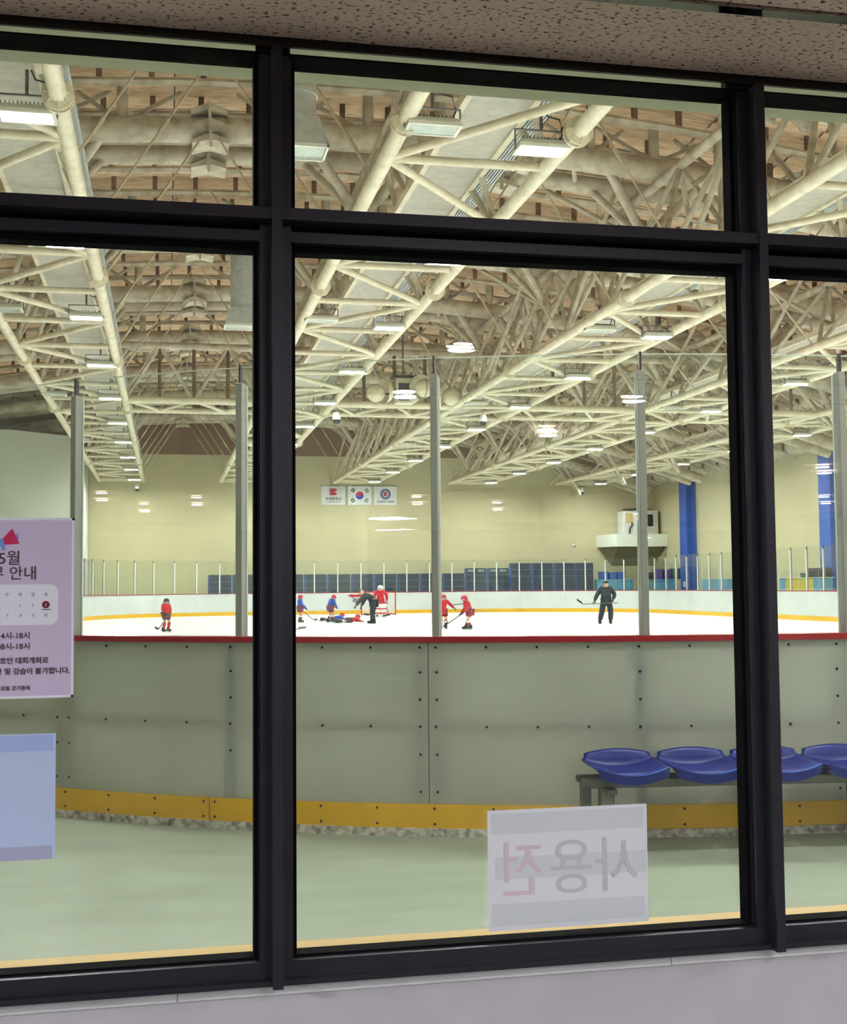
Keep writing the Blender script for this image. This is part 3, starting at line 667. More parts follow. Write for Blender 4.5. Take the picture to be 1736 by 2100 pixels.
# dark padded panels behind the far boards
pads = [(2.3, 2.3)]; x = 2.3; i = 0
M_pad = mat('navy_pad', (52, 62, 84), .6, var=.25, scale=2.5)
M_padb = mat('blue_pad_edge', (62, 88, 150), .6, var=.2)
WORD = ['first', 'second', 'third', 'fourth', 'fifth', 'sixth', 'seventh', 'eighth', 'ninth', 'tenth', 'eleventh', 'twelfth', 'thirteenth', 'fourteenth', 'fifteenth', 'sixteenth', 'seventeenth', 'eighteenth']; i_p = -1
while x < 25.3:
    i_p += 1
    w = 1.36 if x < 23.9 else 25.36-x
    h = 2.28 if x < 17.1 else (2.58 if x < 18.9 else 2.86)
    if w < .3: break
    t = thing('padded_panel', (x+w/2, 71.4, 0), (WORD[i_p]+' low navy padded panel behind the far boards, counted from the corner block' if h < 2.4 else (WORD[i_p-11]+' middle-height dark panel behind the far boards, counted from the low panels' if h < 2.7 else WORD[i_p-13]+' tallest dark panel behind the far boards, counted from the lower panels')), 'panel', 'low dark panels' if h < 2.4 else ('middle dark panels' if h < 2.7 else 'tall dark panels'))
    obj('face', bevel_box((-w/2+.03, -.05, 0), (w/2-.03, .05, h), .02, M_pad, 'face', 1), t)
    obj('edge_strip', MB().box((-w/2+.01, -.07, .1), (-w/2+.13, .07, h-.05)).mesh('edge_strip', M_padb), t)
    rl = MB()
    for z in (h-.42, h-.8): rl.box((-w/2+.12, -.075, z), (w/2-.05, -.045, z+.05))
    obj('rail', rl.mesh('rail', mat('pad_rail', (98, 104, 116), .6)), t)
    if 2.4 < h < 2.7:
        for q in (-.3, .3): obj('box_mark', MB().box((q-.2, -.08, h-.22), (q+.2, -.05, h-.08)).mesh('box_mark', mat('pale_mark', (150, 156, 160), .6)), t)
    x += w+.005
# lockers and crates
M_lock = mat('light_blue_locker', (96, 158, 192), .5, var=.1); M_lockd = mat('locker_dark', (58, 112, 148), .5)
def locker(x, y, w, h, rz, lab, n):
    t = thing('locker', (x, y, 0), lab, 'locker', None, rz=rz)
    obj('body', bevel_box((-w/2, -.22, 0), (w/2, .22, h), .015, M_lock, 'body', 1), t)
    for r_ in range(3):
        for k in range(n):
            x0 = -w/2+w*k/n
            d = obj('door', MB().box((x0+.03, -.24, .1+r_*h/3.1), (x0+w/n-.03, -.215, .05+(r_+1)*h/3.1)).mesh('door', M_lock), t)
            obj('knob', MB().lathe([(0, .03), (.05, .02), (.05, 0)], 8, M=Matrix.Translation((x0+w/n/2, -.24, -.06+(r_+1)*h/3.1)) @ Matrix.Rotation(R(90), 4, 'X')).mesh('knob', M_lockd), d)
    return t
locker(26.72, 71.6, 2.34, 1.85, 0, 'light blue locker bank below the balcony with blue crates on top', 8)
LY = 68.4; a = ony(1335, 1188, LY); c = ony(1405, 1188, LY); c.x = min(c.x, 29.34)
locker((a.x+c.x)/2, LY, c.x-a.x, 1.83, 0, 'light blue locker bank left of the blue column with purple crates on top', 8)
locker(29.0, 61.9, 3.2, 1.78, R(90), 'light blue locker bank right of the far blue column', 8)
def crate(x, y, z, w, d, h, m, lab, grp=None):
    t = thing('crate', (x, y, z), lab, 'crate', grp)
    b = MB().box((-w/2, -d/2, 0), (w/2, d/2, .03)).box((-w/2, -d/2, 0), (w/2, -d/2+.03, h)).box((-w/2, d/2-.03, 0), (w/2, d/2, h)).box((-w/2, -d/2, 0), (-w/2+.03, d/2, h)).box((w/2-.03, -d/2, 0), (w/2, d/2, h))
    obj('shell', b.mesh('shell', m), t)
    obj('rim', MB().box((-w/2-.02, -d/2-.02, h-.06), (w/2+.02, -d/2, h)).box((-w/2-.02, d/2, h-.06), (w/2+.02, d/2+.02, h)).mesh('rim', m), t)
Mcb, Mcp, Mcg, Mck = mat('crate_blue', (50, 92, 190), .5), mat('crate_purple', (92, 64, 142), .5), mat('crate_green', (40, 72, 76), .5), mat('crate_dark', (58, 44, 46), .6)
for k, (x, h) in enumerate(((26.05, .48), (26.6, .42), (27.15, .46))): crate(x, 71.6, 1.85, .5, .4, h, Mcb, ('tall blue crate on the lockers next to the dark panels', 'low blue crate between two others on the lockers under the balcony', 'blue crate on the lockers directly under the balcony corner')[k], 'blue crates')
crate((a.x+c.x)/2-.35, LY, 1.83, .5, .4, .58, Mcp, 'purple crate beside the dark green crate on the lockers', None)
crate((a.x+c.x)/2+.2, LY, 1.83, .48, .4, .56, Mcp, 'purple crate in the middle of the locker top by the blue column', None)
crate((a.x+c.x)/2+.75, LY, 1.83, .5, .4, .62, Mcg, 'dark green crate on the lockers next to the blue column')
crate((a.x+c.x)/2-.9, LY, 1.83, .45, .4, .4, Mck, 'dark brown crate at the end of the locker top by the balcony')
t = thing('counter_stand', (29.0, 52.6, 0), 'yellow and light blue counter stand behind the right boards', 'counter', rz=R(90))
for (x0, x1, m, nm) in ((-2.0, -1.15, M_lock, 'blue_side'), (1.4, 2.0, M_lock, 'blue_side'), (-1.15, 1.4, mat('counter_yellow', (206, 186, 60), .5, var=.1), 'yellow_front')):
    obj(nm, bevel_box((x0, -.25, 0), (x1, .25, 1.76), .01, m, nm, 1), t)
obj('top_shelf', MB().box((-2.05, -.3, 1.76), (2.05, .3, 1.79)).mesh('top_shelf', M_white), t)
obj('dark_panel', MB().box((-.6, -.27, 1.05), (.95, -.24, 1.42)).mesh('dark_panel', mat('counter_dark', (70, 76, 74), .5)), t)
obj('stripe', MB().box((-1.0, -.265, 1.5), (1.2, -.245, 1.54)).mesh('stripe', mat('counter_text', (120, 100, 40), .6)), t)
crate(29.0, 51.3, 1.79, .5, 1.3, .42, Mck, 'large dark brown crate on the yellow counter stand')
crate(29.0, 52.4, 1.79, .4, .5, .2, Mcg, 'low dark green tray on the yellow counter stand')
tag(obj('storage_bin', bevel_box((-.3, -.3, 0), (.3, .3, 1.5), .05, mat('bin_grey', (92, 84, 88), .6), 'storage_bin', 2), None, (28.9, 56.2, 0)), 'dark grey bin behind the boards beside the yellow counter', 'bin')
# balcony with air handler
bx0, bx1, by = 26.15, 29.98, 70.6
t = thing('balcony', (28, 73, 3.84), 'white wall balcony ledge in the far corner holding the plant unit', 'balcony')
sl = [(bx0, 72.99), (bx0+.55, 70.9), (bx1, 70.9), (bx1, 72.99)]
vb = [(x-28, y-73, 0) for x, y in sl]+[(x-28, y-73, .76) for x, y in sl]
obj('parapet', MB().add(vb, [(0, 1, 2, 3), (4, 5, 6, 7), (0, 1, 5, 4), (1, 2, 6, 5), (2, 3, 7, 6), (3, 0, 4, 7)]).mesh('parapet', M_wallw), t)
obj('shadow_wedge', MB().add([(bx0+.1-28, -.02, 0), (bx0+.75-28, -1.7, 0), (1.9, -1.7, 0), (1.9, -.02, 0), (-.9, -.02, -1.15), (1.9, -.02, -1.15)], [(0, 1, 2, 3), (0, 1, 4), (1, 2, 5, 4), (2, 3, 5), (0, 3, 5, 4)]).mesh('shadow_wedge', mat('wedge_shade', (128, 120, 96), .8)), t)  # the balcony's shadow on the wall, modelled as a dark wedge
t = thing('plant_unit', (28.55, 72.2, 4.6), 'white box plant unit with a dark vent standing on the balcony', 'machine')
obj('cabinet', bevel_box((-1.1, -.5, 0), (-.1, .6, 1.45), .03, M_white, 'cabinet', 1), t); obj('cabinet', bevel_box((-.02, -.45, 0), (1.2, .6, 1.5), .03, M_lampb, 'cabinet', 1), t)
obj('vent', MB().box((.2, -.5, .5), (.85, -.44, 1.25)).mesh('vent', M_black), t); obj('vent_rim', MB().box((.14, -.48, .44), (.91, -.447, 1.31)).mesh('vent_rim', M_lampf), t)
obj('label_sheet', MB().box((-.95, -.525, .7), (-.5, -.505, 1.3)).mesh('label_sheet', mat('manila', (214, 190, 130), .7)), t)
obj('hose', MB().tube([(-.75, -.58, .02), (-.7, -.58, .4), (-.55, -.56, .55), (-.55, -.52, .75)], .05, 8).mesh('hose', M_black, True), t)
obj('top_pipe', MB().tube([(-.9, .1, 1.52), (.2, .1, 1.6), (1., .1, 1.52)], .09, 10).mesh('top_pipe', M_bench, True), t)
p = ony(1174, 1118, 72.95); t = thing('wall_camera', p, 'small white bullet camera fixed on the tan end wall', 'camera')
obj('bracket', MB().box((-.04, -.06, -.06), (.04, .05, .06)).mesh('bracket', M_white), t); obj('body', MB().tube([(0, -.05, 0), (.02, -.32, -.08)], .07, 10).mesh('body', M_white, True), t); obj('lens', MB().tube([(.02, -.32, -.08), (.021, -.335, -.083)], .05, 10).mesh('lens', M_black), t)
for k, (px, lab) in enumerate(((1411, 'white switch box on the far blue column'), (1709, 'white switch box on the near blue column'))):
    p = onx(px, 1198 if k == 0 else 1182, RX1-.62)
    tag(obj('switch_box', bevel_box((-.07, -.1, -.16), (0, .1, .16), .01, M_white, 'switch_box', 1), None, (RX1-.61, 67.1 if k == 0 else 51.35, p.z)), lab, 'switch box')

# ================================================================== NEAR FLOOR: BENCH
br = R(-6.5); t = thing('seat_bench', (2.62, 6.93, 0), 'grey steel bench beam and legs carrying blue seats in front of the boards', 'bench', rz=br)
obj('beam', bevel_box((-.24, -.04, .365), (3.4, .04, .42), .006, M_bench, 'beam', 1), t)
obj('rear_beam', bevel_box((-.24, .14, .375), (3.4, .19, .415), .006, M_bench, 'rear_beam', 1), t)
for x in (-.1, 1.55, 3.2):
    l = obj('leg', bevel_box((x-.04, -.04, 0), (x+.04, .04, .37), .006, M_bench, 'leg', 1), t); obj('cross_arm', bevel_box((x-.03, -.16, .345), (x+.03, .24, .375), .005, M_bench, 'cross_arm', 1), l)
    obj('rear_leg', bevel_box((x-.12, .12, 0), (x-.06, .18, .37), .006, M_bench, 'rear_leg', 1), t)
    obj('foot_plate', MB().box((x-.09, -.1, 0), (x+.09, .2, .012)).mesh('foot_plate', M_bench), t)
def seat_mesh():
    nx, ny = 14, 14; vs = []; fs = []
    for j in range(ny+1):
        v = j/ny
        for i in range(nx+1):
            u = i/nx*2-1
            if v < .72:
                w = .205+.015*math.sin(v*3); y = -.22+.40*(v/.72); z = .045*u*u-.02*(1-v/.72*.4)+.02*(1 if v < .06 else 0)*-.5
                z += .0
            else:
                q = (v-.72)/.28; w = .207-.006*q; y = .17+.03*q; z = .03*u*u*(1-q)+.088*q*(1-.30*u*u)
            vs.append((u*w, y, z))
    for j in range(ny):
        for i in range(nx): a_ = j*(nx+1)+i; fs.append((a_, a_+1, a_+nx+2, a_+nx+1))
    me = bpy.data.meshes.new('seat_shell'); me.from_pydata(vs, [], fs); me.materials.append(M_seat)
    me.polygons.foreach_set('use_smooth', [True]*len(fs)); return me
sme = seat_mesh(); rimb = MB()
pts = [(-.205+.41*i/12, -.222-.01*math.cos((i-6)/6*1.4), .045*((i-6)/6)**2-.022) for i in range(13)]
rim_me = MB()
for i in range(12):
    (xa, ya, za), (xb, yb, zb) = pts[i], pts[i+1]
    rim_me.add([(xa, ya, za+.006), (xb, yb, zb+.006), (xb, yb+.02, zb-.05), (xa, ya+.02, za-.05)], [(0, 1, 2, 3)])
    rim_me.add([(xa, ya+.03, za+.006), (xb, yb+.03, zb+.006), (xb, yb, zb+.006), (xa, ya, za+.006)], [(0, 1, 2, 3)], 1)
rim_me = rim_me.mesh('front_lip', [M_seat, mat('lit_blue_lip', (58, 108, 212), .2)], True)  # top of lip is paler: overhead highlight painted into the colour
base_me = bevel_box((-.12, -.16, -.052), (.12, .17, -.01), .01, M_seat, 'base', 1)
SL = ['blue plastic bucket seat at the free end of the bench', 'second blue bucket seat from the free end of the bench', 'third blue bucket seat from the free end of the bench', 'fourth blue bucket seat from the free end of the bench', 'fifth blue bucket seat from the free end of the bench', 'sixth blue bucket seat from the free end of the bench', 'seventh blue bucket seat from the free end of the bench']
for k in range(7):
    off = Vector((.02+.452*k, .02, .474)); p = Matrix.Rotation(br, 3, 'Z') @ off + Vector((2.62, 6.93, 0))
    s = thing('stadium_seat', p, SL[k], 'seat', 'bench seats', rz=br)
    o = obj('seat_shell', sme, s); md = o.modifiers.new('t', 'SOLIDIFY'); md.thickness = .012; md.offset = -1
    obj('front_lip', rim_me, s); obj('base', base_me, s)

# ================================================================== PAPERS ON THE GLASS
YP = DW-.0032
def paper(name, x0, x1, z0, z1, m, lab, cat):
    t = thing(name, ((x0+x1)/2, YP, z0), lab, cat); w, h = x1-x0, z1-z0
    obj('sheet', MB().box((-w/2, -.0006, 0), (w/2, 0, h)).mesh('sheet', m), t); return t, w, h
def flat(parent, x0, x1, z0, z1, m, name='band', dy=-.0009):
    return obj(name, MB().box((x0, 0, z0), (x1, .0002, z1)).mesh(name, m), parent, (0, dy, 0))
t, w, h = paper('paper_sign', .552, .848, .947, 1.155, mat('paper_back', (226, 228, 238), .7), 'white sheet taped low on the glass with faint reversed Korean lettering', 'sign')
Mbd = mat('show_through_grey', (210, 216, 224), .7); Mlt = mat('faint_grey_letters', (196, 198, 210), .7); Mlr = mat('faint_pink_letters', (218, 196, 210), .7)
flat(t, -.142, .141, h-.042, h-.006, Mbd); flat(t, -.135, .146, h/2-.016, h/2+.022, Mbd); flat(t, -.142, .141, .008, .046, Mbd)
o = obj('lettering', text_mesh('사용', .105, Mlt, mirror=True), t, (.132, -.0014, .066), UPR); o2 = obj('lettering', text_mesh('전', .105, Mlr, mirror=True), t, (-.045, -.0014, .066), UPR)
for q in (o, o2): q.scale = (.88, 1, 1)
t, w, h = paper('notice_poster', -.36, -.15, 1.372, 1.668, mat('lilac_poster', (206, 192, 222), .7), 'lilac monthly notice poster with calendar and Korean lettering on the glass', 'poster')
cx = (-.36-.15)/2
def pp(x, y): q = ony(x, y, YP-.001); return (q.x-cx, q.z-1.372)
Mpw, Mpt, Mpr, Mpb = mat('poster_white', (230, 232, 246), .7), mat('poster_ink', (72, 62, 70), .8), mat('poster_red', (204, 34, 92), .7), mat('poster_blue', (120, 150, 224), .7)
Mpd = mat('poster_maroon', (120, 22, 44), .7); Mpg = mat('poster_grey_ink', (160, 158, 176), .8)
for (x0, x1, z0, z1) in ((-w/2, w/2, h-.004, h), (-w/2, w/2, 0, .004), (w/2-.004, w/2, 0, h), (-w/2, -w/2+.004, 0, h)): flat(t, x0, x1, z0, z1, Mpw, 'border')
x1, z1 = pp(120, 1198); _, z0 = pp(120, 1281)
cb = []
for (cxx, czz, a0) in ((x1-.014, z1-.014, 0), (-w/2+.03, z1-.014, 90), (-w/2+.03, z0+.014, 180), (x1-.014, z0+.014, 270)):
    for k in range(6): cb.append((cxx+.014*math.cos(R(a0+18*k)), czz+.014*math.sin(R(a0+18*k))))
obj('calendar_card', MB().prism(cb, .0002).mesh('calendar_card', Mpw), t, (0, -.0009, 0))
obj('megaphone_cone', MB().prism([pp(6, 1104), pp(25, 1084), pp(40, 1115), pp(10, 1117)], .0002).mesh('megaphone_cone', Mpr), t, (0, -.0012, 0))
obj('megaphone_grip', MB().prism([pp(-8, 1106), pp(6, 1104), pp(10, 1117), pp(11, 1128), pp(4, 1129), pp(0, 1118), pp(-8, 1119)], .0002).mesh('megaphone_grip', Mpb), t, (0, -.0010, 0))
obj('megaphone_wave', MB().prism([pp(33, 1094), pp(38, 1096), pp(39, 1103), pp(36, 1106)], .0002).mesh('megaphone_wave', Mpb), t, (0, -.0011, 0))
def ptext(s, x, y, px, m=Mpt, b=.0002, nm='lettering'):
    q = pp(x, y); obj(nm, text_mesh(s, px/1180*1.0, m, bold=b), t, (q[0], -.0013, q[1]), UPR)
ptext('5월', -4, 1156, 30); ptext('무 안내', -21, 1187, 29)
for k, ch in enumerate('수목금토'): ptext(ch, 11+26.5*k, 1222, 7.5, Mpg)
for (x, y, s) in ((38, 1245, '1'), (65, 1244, '2'), (13, 1265, '7'), (40, 1265, '8'), (66, 1265, '9'), (89, 1264, '10')): ptext(s, x, y, 8, Mpg)
c = pp(94, 1240); obj('date_dot', MB().prism([(c[0]+.0062*math.cos(k*.45), c[1]+.0062*math.sin(k*.45)) for k in range(14)], .0002).mesh('date_dot', Mpd), t, (0, -.0011, 0))
ptext('3', 91.5, 1244, 9, Mpg); q = pp(86, 1251); flat(t, q[0], q[0]+.014, q[1], q[1]+.0014, Mpt, 'underline', -.0011)
ptext('14시-18시', -7, 1310, 15); ptext('08시-18시', -7, 1332, 15); ptext('호인 대회개최로', -1, 1361, 13.5, b=.0003); ptext('한 및 강습이 불가합니다.', -10, 1383, 13.5, b=.0003); ptext('로벌 경기종목', 1, 1416, 9.5)
t, w, h = paper('blank_notice', -.475, -.177, 1.111, 1.314, mat('pale_blue_paper', (186, 202, 238), .7), 'pale blue blank sheet taped on the glass below the lilac poster', 'sign')
flat(t, -w/2, w/2-.004, .0, .022, mat('pale_blue_band', (170, 176, 206), .7)); flat(t, -w/2, w/2-.004, h-.028, h-.002, mat('blue_band', (164, 184, 236), .7))

# ================================================================== PEOPLE
def sk(name, nodes, edges, m, parent, root, sub=2, loc=None):
    ks = list(nodes); me = bpy.data.meshes.new(name)
    me.from_pydata([nodes[k][:3] for k in ks], [(ks.index(a), ks.index(c)) for a, c in edges], [])
    me.materials.append(m); o = obj(name, me, parent)
    md = o.modifiers.new('skin', 'SKIN'); md.use_smooth_shade = True
    if not me.skin_vertices: me.skin_vertices.new() if hasattr(me.skin_vertices, 'new') else None
    for i, k in enumerate(ks):
        sv = me.skin_vertices[0].data[i]; sv.radius = (nodes[k][3], nodes[k][3]); sv.use_root = (k == root)
    if sub: ss = o.modifiers.new('sub', 'SUBSURF'); ss.levels = sub; ss.render_levels = sub
    return o
BASE = dict(pelvis=(0, 0, .53), spine=(0, .005, .63), chest=(0, .01, .735), neck=(0, .012, .825), head=(0, .022, .895), crown=(0, .02, .965),
            shL=(-.105, 0, .79), elL=(-.15, .02, .65), wrL=(-.135, .12, .55), shR=(.105, 0, .79), elR=(.15, .02, .65), wrR=(.135, .12, .55),
            hiL=(-.055, 0, .51), knL=(-.065, .035, .30), anL=(-.07, 0, .075), hiR=(.055, 0, .51), knR=(.065, .035, .30), anR=(.07, 0, .075))
RB = dict(pelvis=.078, spine=.075, chest=.085, neck=.034, head=.052, crown=.035, shL=.042, elL=.03, wrL=.022, shR=.042, elR=.03, wrR=.022, hiL=.06, knL=.042, anL=.028, hiR=.06, knR=.042, anR=.028)
EDG = [('pelvis', 'spine'), ('spine', 'chest'), ('chest', 'neck'), ('neck', 'head'), ('head', 'crown')]+[e for s in 'LR' for e in (('chest', 'sh'+s), ('sh'+s, 'el'+s), ('el'+s, 'wr'+s), ('pelvis', 'hi'+s), ('hi'+s, 'kn'+s), ('kn'+s, 'an'+s))]
M_skin = mat('skin', (214, 164, 134), .6); M_red = mat('jersey_red', (190, 34, 46), .8, var=.1, scale=9); M_blueJ = mat('jersey_blue', (40, 78, 170), .8, var=.1, scale=9)
M_dgrey = mat('dark_shorts', (62, 58, 72), .8); M_maroon = mat('maroon_socks', (132, 44, 52), .8, var=.15, scale=14); M_tracks = mat('black_tracksuit', (34, 38, 48), .7, var=.15, scale=8)
M_whitec = mat('white_cloth', (232, 230, 224), .8); M_hred = mat('red_helmet', (188, 34, 58), .3); M_hblk = mat('black_helmet', (28, 30, 32), .3); M_cage = mat('face_cage', (186, 186, 182), .4, .5); M_yel = mat('yellow_trim', (232, 200, 96), .8)
def person(loc, face, H, pose, lab, jersey, shorts, socks, headgear, sock_band=True, kid=True, goalie=False, trim=None, thick=1.12, number=False):
    J = dict(BASE); J.update({k: v for k, v in pose.items() if k in BASE}); J = {k: Vector(v)*H for k, v in J.items()}
    ks = 1.22 if kid else 1.0
    rad = {k: r*H*(ks if k in ('head', 'crown') else 1.0) for k, r in RB.items()}
    N = {k: (*J[k], rad[k]) for k in J}
    body = sk('person', N, EDG, M_skin, None, 'pelvis'); body.location = loc; body.rotation_euler = (0, 0, face)
    tag(body, lab, 'person')
    def sub(keys, f=1.0, add=0.0): return {k: (*J[k], rad[k]*f+add*H) for k in keys}
    def edges(keys): return [e for e in EDG if e[0] in keys and e[1] in keys]
    jk = ['pelvis', 'spine', 'chest', 'shL', 'elL', 'wrL', 'shR', 'elR', 'wrR']; nj = sub(jk, thick, .012)
    nj['nk'] = (*(J['chest'].lerp(J['neck'], .75)), .045*H); nj['hem'] = (*(J['pelvis']+Vector((0, 0, -.05*H)) if abs(J['chest'].z-J['pelvis'].z) > .1*H else J['pelvis'].lerp(J['spine'], -.5)), .095*H)
    jo = sk('jacket' if not kid and not goalie else 'jersey', nj, edges(jk)+[('chest', 'nk'), ('pelvis', 'hem')], jersey, body, 'pelvis')
    if trim:
        b = MB(); d = (J['chest']-J['pelvis']).normalized(); q = d.to_track_quat('Z', 'Y').to_matrix().to_4x4()
        b.lathe([(.118*H, -.035*H), (.124*H, -.02*H), (.118*H, -.005*H)], 18, M=Matrix.Translation(J['pelvis']) @ q)
        obj('hem_stripe', b.mesh('hem_stripe', trim, True), jo)
    if number:
        d = (J['chest']-J['pelvis']).normalized(); q = d.to_track_quat('Z', 'Y').to_matrix().to_4x4(); b = MB()
        for sx in (-1, 1): b.box((sx*.055*H-.03*H, -.135*H, .0), (sx*.055*H+.03*H, -.095*H, .085*H), M=Matrix.Translation(J['spine']) @ q)
        obj('back_number', b.mesh('back_number', M_whitec), jo)
    # shorts or trousers
    pk = ['pelvis', 'hiL', 'hiR']; n2 = sub(pk, 1.12, .012); e2 = [('pelvis', 'hiL'), ('pelvis', 'hiR')]
    for s in 'LR':
        if kid or goalie:
            n2['th'+s] = (*(J['hi'+s].lerp(J['kn'+s], .8)), .068*H); e2.append(('hi'+s, 'th'+s))
        else:
            n2['kn'+s] = (*J['kn'+s], .066*H); n2['an'+s] = (*(J['an'+s]+Vector((0, 0, .01*H))), .056*H); e2 += [('hi'+s, 'kn'+s), ('kn'+s, 'an'+s)]
    sk('shorts' if kid or goalie else 'trousers', n2, e2, shorts, body, 'pelvis')
    for s in 'LR':
        if kid and not goalie:
            so = sk('sock', {'k': (*J['kn'+s], .052*H), 'c': (*(J['kn'+s].lerp(J['an'+s], .45)), .05*H), 'a': (*J['an'+s], .036*H)}, [('k', 'c'), ('c', 'a')], socks, body, 'k', 1)
            if sock_band:
                d = (J['an'+s]-J['kn'+s]).normalized(); q = d.to_track_quat('Z', 'Y').to_matrix().to_4x4()
                obj('sock_band', MB().lathe([(.058*H, 0), (.063*H, .015*H), (.063*H, .045*H), (.058*H, .06*H)], 12, M=Matrix.Translation(J['kn'+s].lerp(J['an'+s], .2)) @ q).mesh('sock_band', M_whitec, True), so)
        if goalie:
            d = (J['an'+s]-J['kn'+s]).normalized(); zz = -d; yy_ = (Vector((0, 1, 0))-zz*zz.y).normalized(); q = Matrix((yy_.cross(zz), yy_, zz)).transposed().to_4x4()
            pd = obj('leg_pad', bevel_box((-.085*H, .02*H, -.06*H), (.085*H, .10*H, .36*H), .02*H, M_whitec, 'leg_pad', 2), body); pd.matrix_local = Matrix.Translation(J['an'+s]) @ q
            for z in (.06, .2): 
                st = obj('pad_stripe', MB().box((-.087*H, .015*H, z*H), (.087*H, .105*H, (z+.04)*H)).mesh('pad_stripe', M_red), pd)
        # skates: boot, sole and blade
        fwd = J['kn'+s]-J['hi'+s]; fd = Vector((0, 1, 0)) if pose.get('lie') is None else Vector(pose['lie'])
        boot = MB(); A = J['an'+s]
        qm = Matrix.Translation(A) @ fd.to_track_quat('Y', 'Z').to_matrix().to_4x4()
        boot.box((-.032*H, -.05*H, -.045*H), (.032*H, .045*H, .055*H), M=qm).box((-.03*H, .04*H, -.045*H), (.03*H, .115*H, .005*H), M=qm)
        bo = obj('skate', boot.mesh('skate', M_hblk), body); bo.modifiers.new('b', 'BEVEL').width = .008*H
        obj('blade', MB().box((-.004*H, -.055*H, -.075*H), (.004*H, .12*H, -.04*H), M=qm).mesh('blade', M_cage), bo)
        # gloves: cuff, palm, four fingers and a thumb curled round the stick
        w = J['wr'+s]; d = (w-J['el'+s]).normalized(); gx = 1 if s == 'L' else -1
        side = d.cross(Vector((0, 0, 1))); side = side.normalized() if side.length > .01 else Vector((1, 0, 0)); nrm = side.cross(d).normalized()
        k = H*(.055 if goalie else .042)
        gn = {'w': (*(w-d*k*.4), k*.62), 'p': (*(w+d*k*.7), k*.75)}; ge = [('w', 'p')]
        go = sk('glove', gn, ge, M_hblk if not goalie else M_hred, body, 'w', 1)
        for f_ in range(4):
            o_ = (f_-1.5)*.42; p0 = w+d*k*1.0+side*k*o_; p1 = p0+d*k*(.75-.08*abs(f_-1.2)); p2 = p1-nrm*k*.55+d*k*.1
            obj('finger', MB().tube([p0, p1, p2], [k*.24, k*.22, k*.18], 6).mesh('finger', M_hblk if not goalie else M_hred, True), go)
        p0 = w+d*k*.5+side*gx*k*.6; obj('thumb', MB().tube([p0, p0+side*gx*k*.35+d*k*.5, p0+side*gx*k*.15+d*k*.95-nrm*k*.2], [k*.26, k*.24, k*.18], 6).mesh('thumb', M_hblk if not goalie else M_hred, True), go)
    # head
    hd = (J['crown']-J['neck']).normalized(); hf = Vector(pose.get('look', (0, 1, 0))); hf = (hf-hd*hf.dot(hd)).normalized(); hx = hf.cross(hd)
    HM = Matrix((hx, hf, hd)).transposed().to_4x4(); HM.translation = J['head']
    hr = .062*H*ks
    def sph(rx, ry, rz, z0=-1, z1=1, n=8, c=(0, 0, 0)):
        b = MB(); vs = []; fs = []; m_ = 16
        for i in range(n+1):
            t_ = z0+(z1-z0)*i/n; t_ = max(-1, min(1, t_)); rr = math.sqrt(max(0, 1-t_*t_))
            for j in range(m_): vs.append(HM @ Vector((c[0]+rx*rr*math.cos(2*math.pi*j/m_), c[1]+ry*rr*math.sin(2*math.pi*j/m_), c[2]+rz*t_)))
        for i in range(n):
            for j in range(m_): fs.append((i*m_+j, i*m_+(j+1) % m_, (i+1)*m_+(j+1) % m_, (i+1)*m_+j))
        return b.add(vs, fs)
    fc = sph(hr*.86, hr*.95, hr*1.12)
    obj('face', fc.mesh('face', M_skin, True), body)
    ft = MB(); ft.add([HM @ Vector(v) for v in ((-.12*hr, .92*hr, -.2*hr), (.12*hr, .92*hr, -.2*hr), (0, 1.2*hr, -.18*hr), (0, .9*hr, .2*hr))], [(0, 1, 2), (0, 2, 3), (1, 3, 2), (0, 3, 1)])
    obj('nose', ft.mesh('nose', M_skin, True), body)
    ey = MB(); 
    for sx in (-1, 1): ey.lathe([(0, .02*hr), (.12*hr, .0), (.12*hr, -.1*hr)], 8, M=HM @ Matrix.Translation((sx*.34*hr, .88*hr, .12*hr)) @ Matrix.Rotation(R(-90), 4, 'X'))
    obj('eyes', ey.mesh('eyes', M_black), body); obj('mouth', MB().box((-.25*hr, .82*hr, -.52*hr), (.25*hr, .9*hr, -.44*hr), M=HM).mesh('mouth', M_maroon), body)
    if headgear in ('red', 'black', 'white'):
        m_ = {'red': M_hred, 'black': M_hblk, 'white': M_whitec}[headgear]
        b = sph(hr*1.16, hr*1.26, hr*1.2, .05, 1, 6); 
        bk = []
        hm = obj('helmet', b.mesh('helmet', m_, True), body)
        bb = MB()
        for j in range(9):
            a0 = math.pi+math.pi*j/9-.2*(1-2*j/8); a1 = math.pi+math.pi*(j+1)/9-.2*(1-2*(j+1)/8)
            q = [(hr*1.16*math.cos(a_), hr*1.26*math.sin(a_), z) for a_, z in ((a0, -hr*.75), (a1, -hr*.75), (a1, hr*.1), (a0, hr*.1))]
            bb.add([HM @ Vector(v) for v in q], [(0, 1, 2, 3)])
        obj('helmet_back', bb.mesh('helmet_back', m_, True), hm)
        cg = MB()
        for j in range(5):
            a_ = R(30+30*j); cg.tube([HM @ Vector((hr*1.1*math.cos(a_), hr*1.2*math.sin(a_), .1*hr)), HM @ Vector((hr*1.12*math.cos(a_), hr*1.3*math.sin(a_), -.5*hr)), HM @ Vector((hr*.6*math.cos(a_), hr*1.1*math.sin(a_), -1.0*hr))], hr*.05, 5)
        for z in (-.15, -.5, -.85):
            rr = 1.0 if z > -.8 else .75; cg.tube([HM @ Vector((hr*1.13*rr*math.cos(R(a_)), hr*1.28*rr*math.sin(R(a_)), z*hr)) for a_ in range(15, 166, 15)], hr*.05, 5)
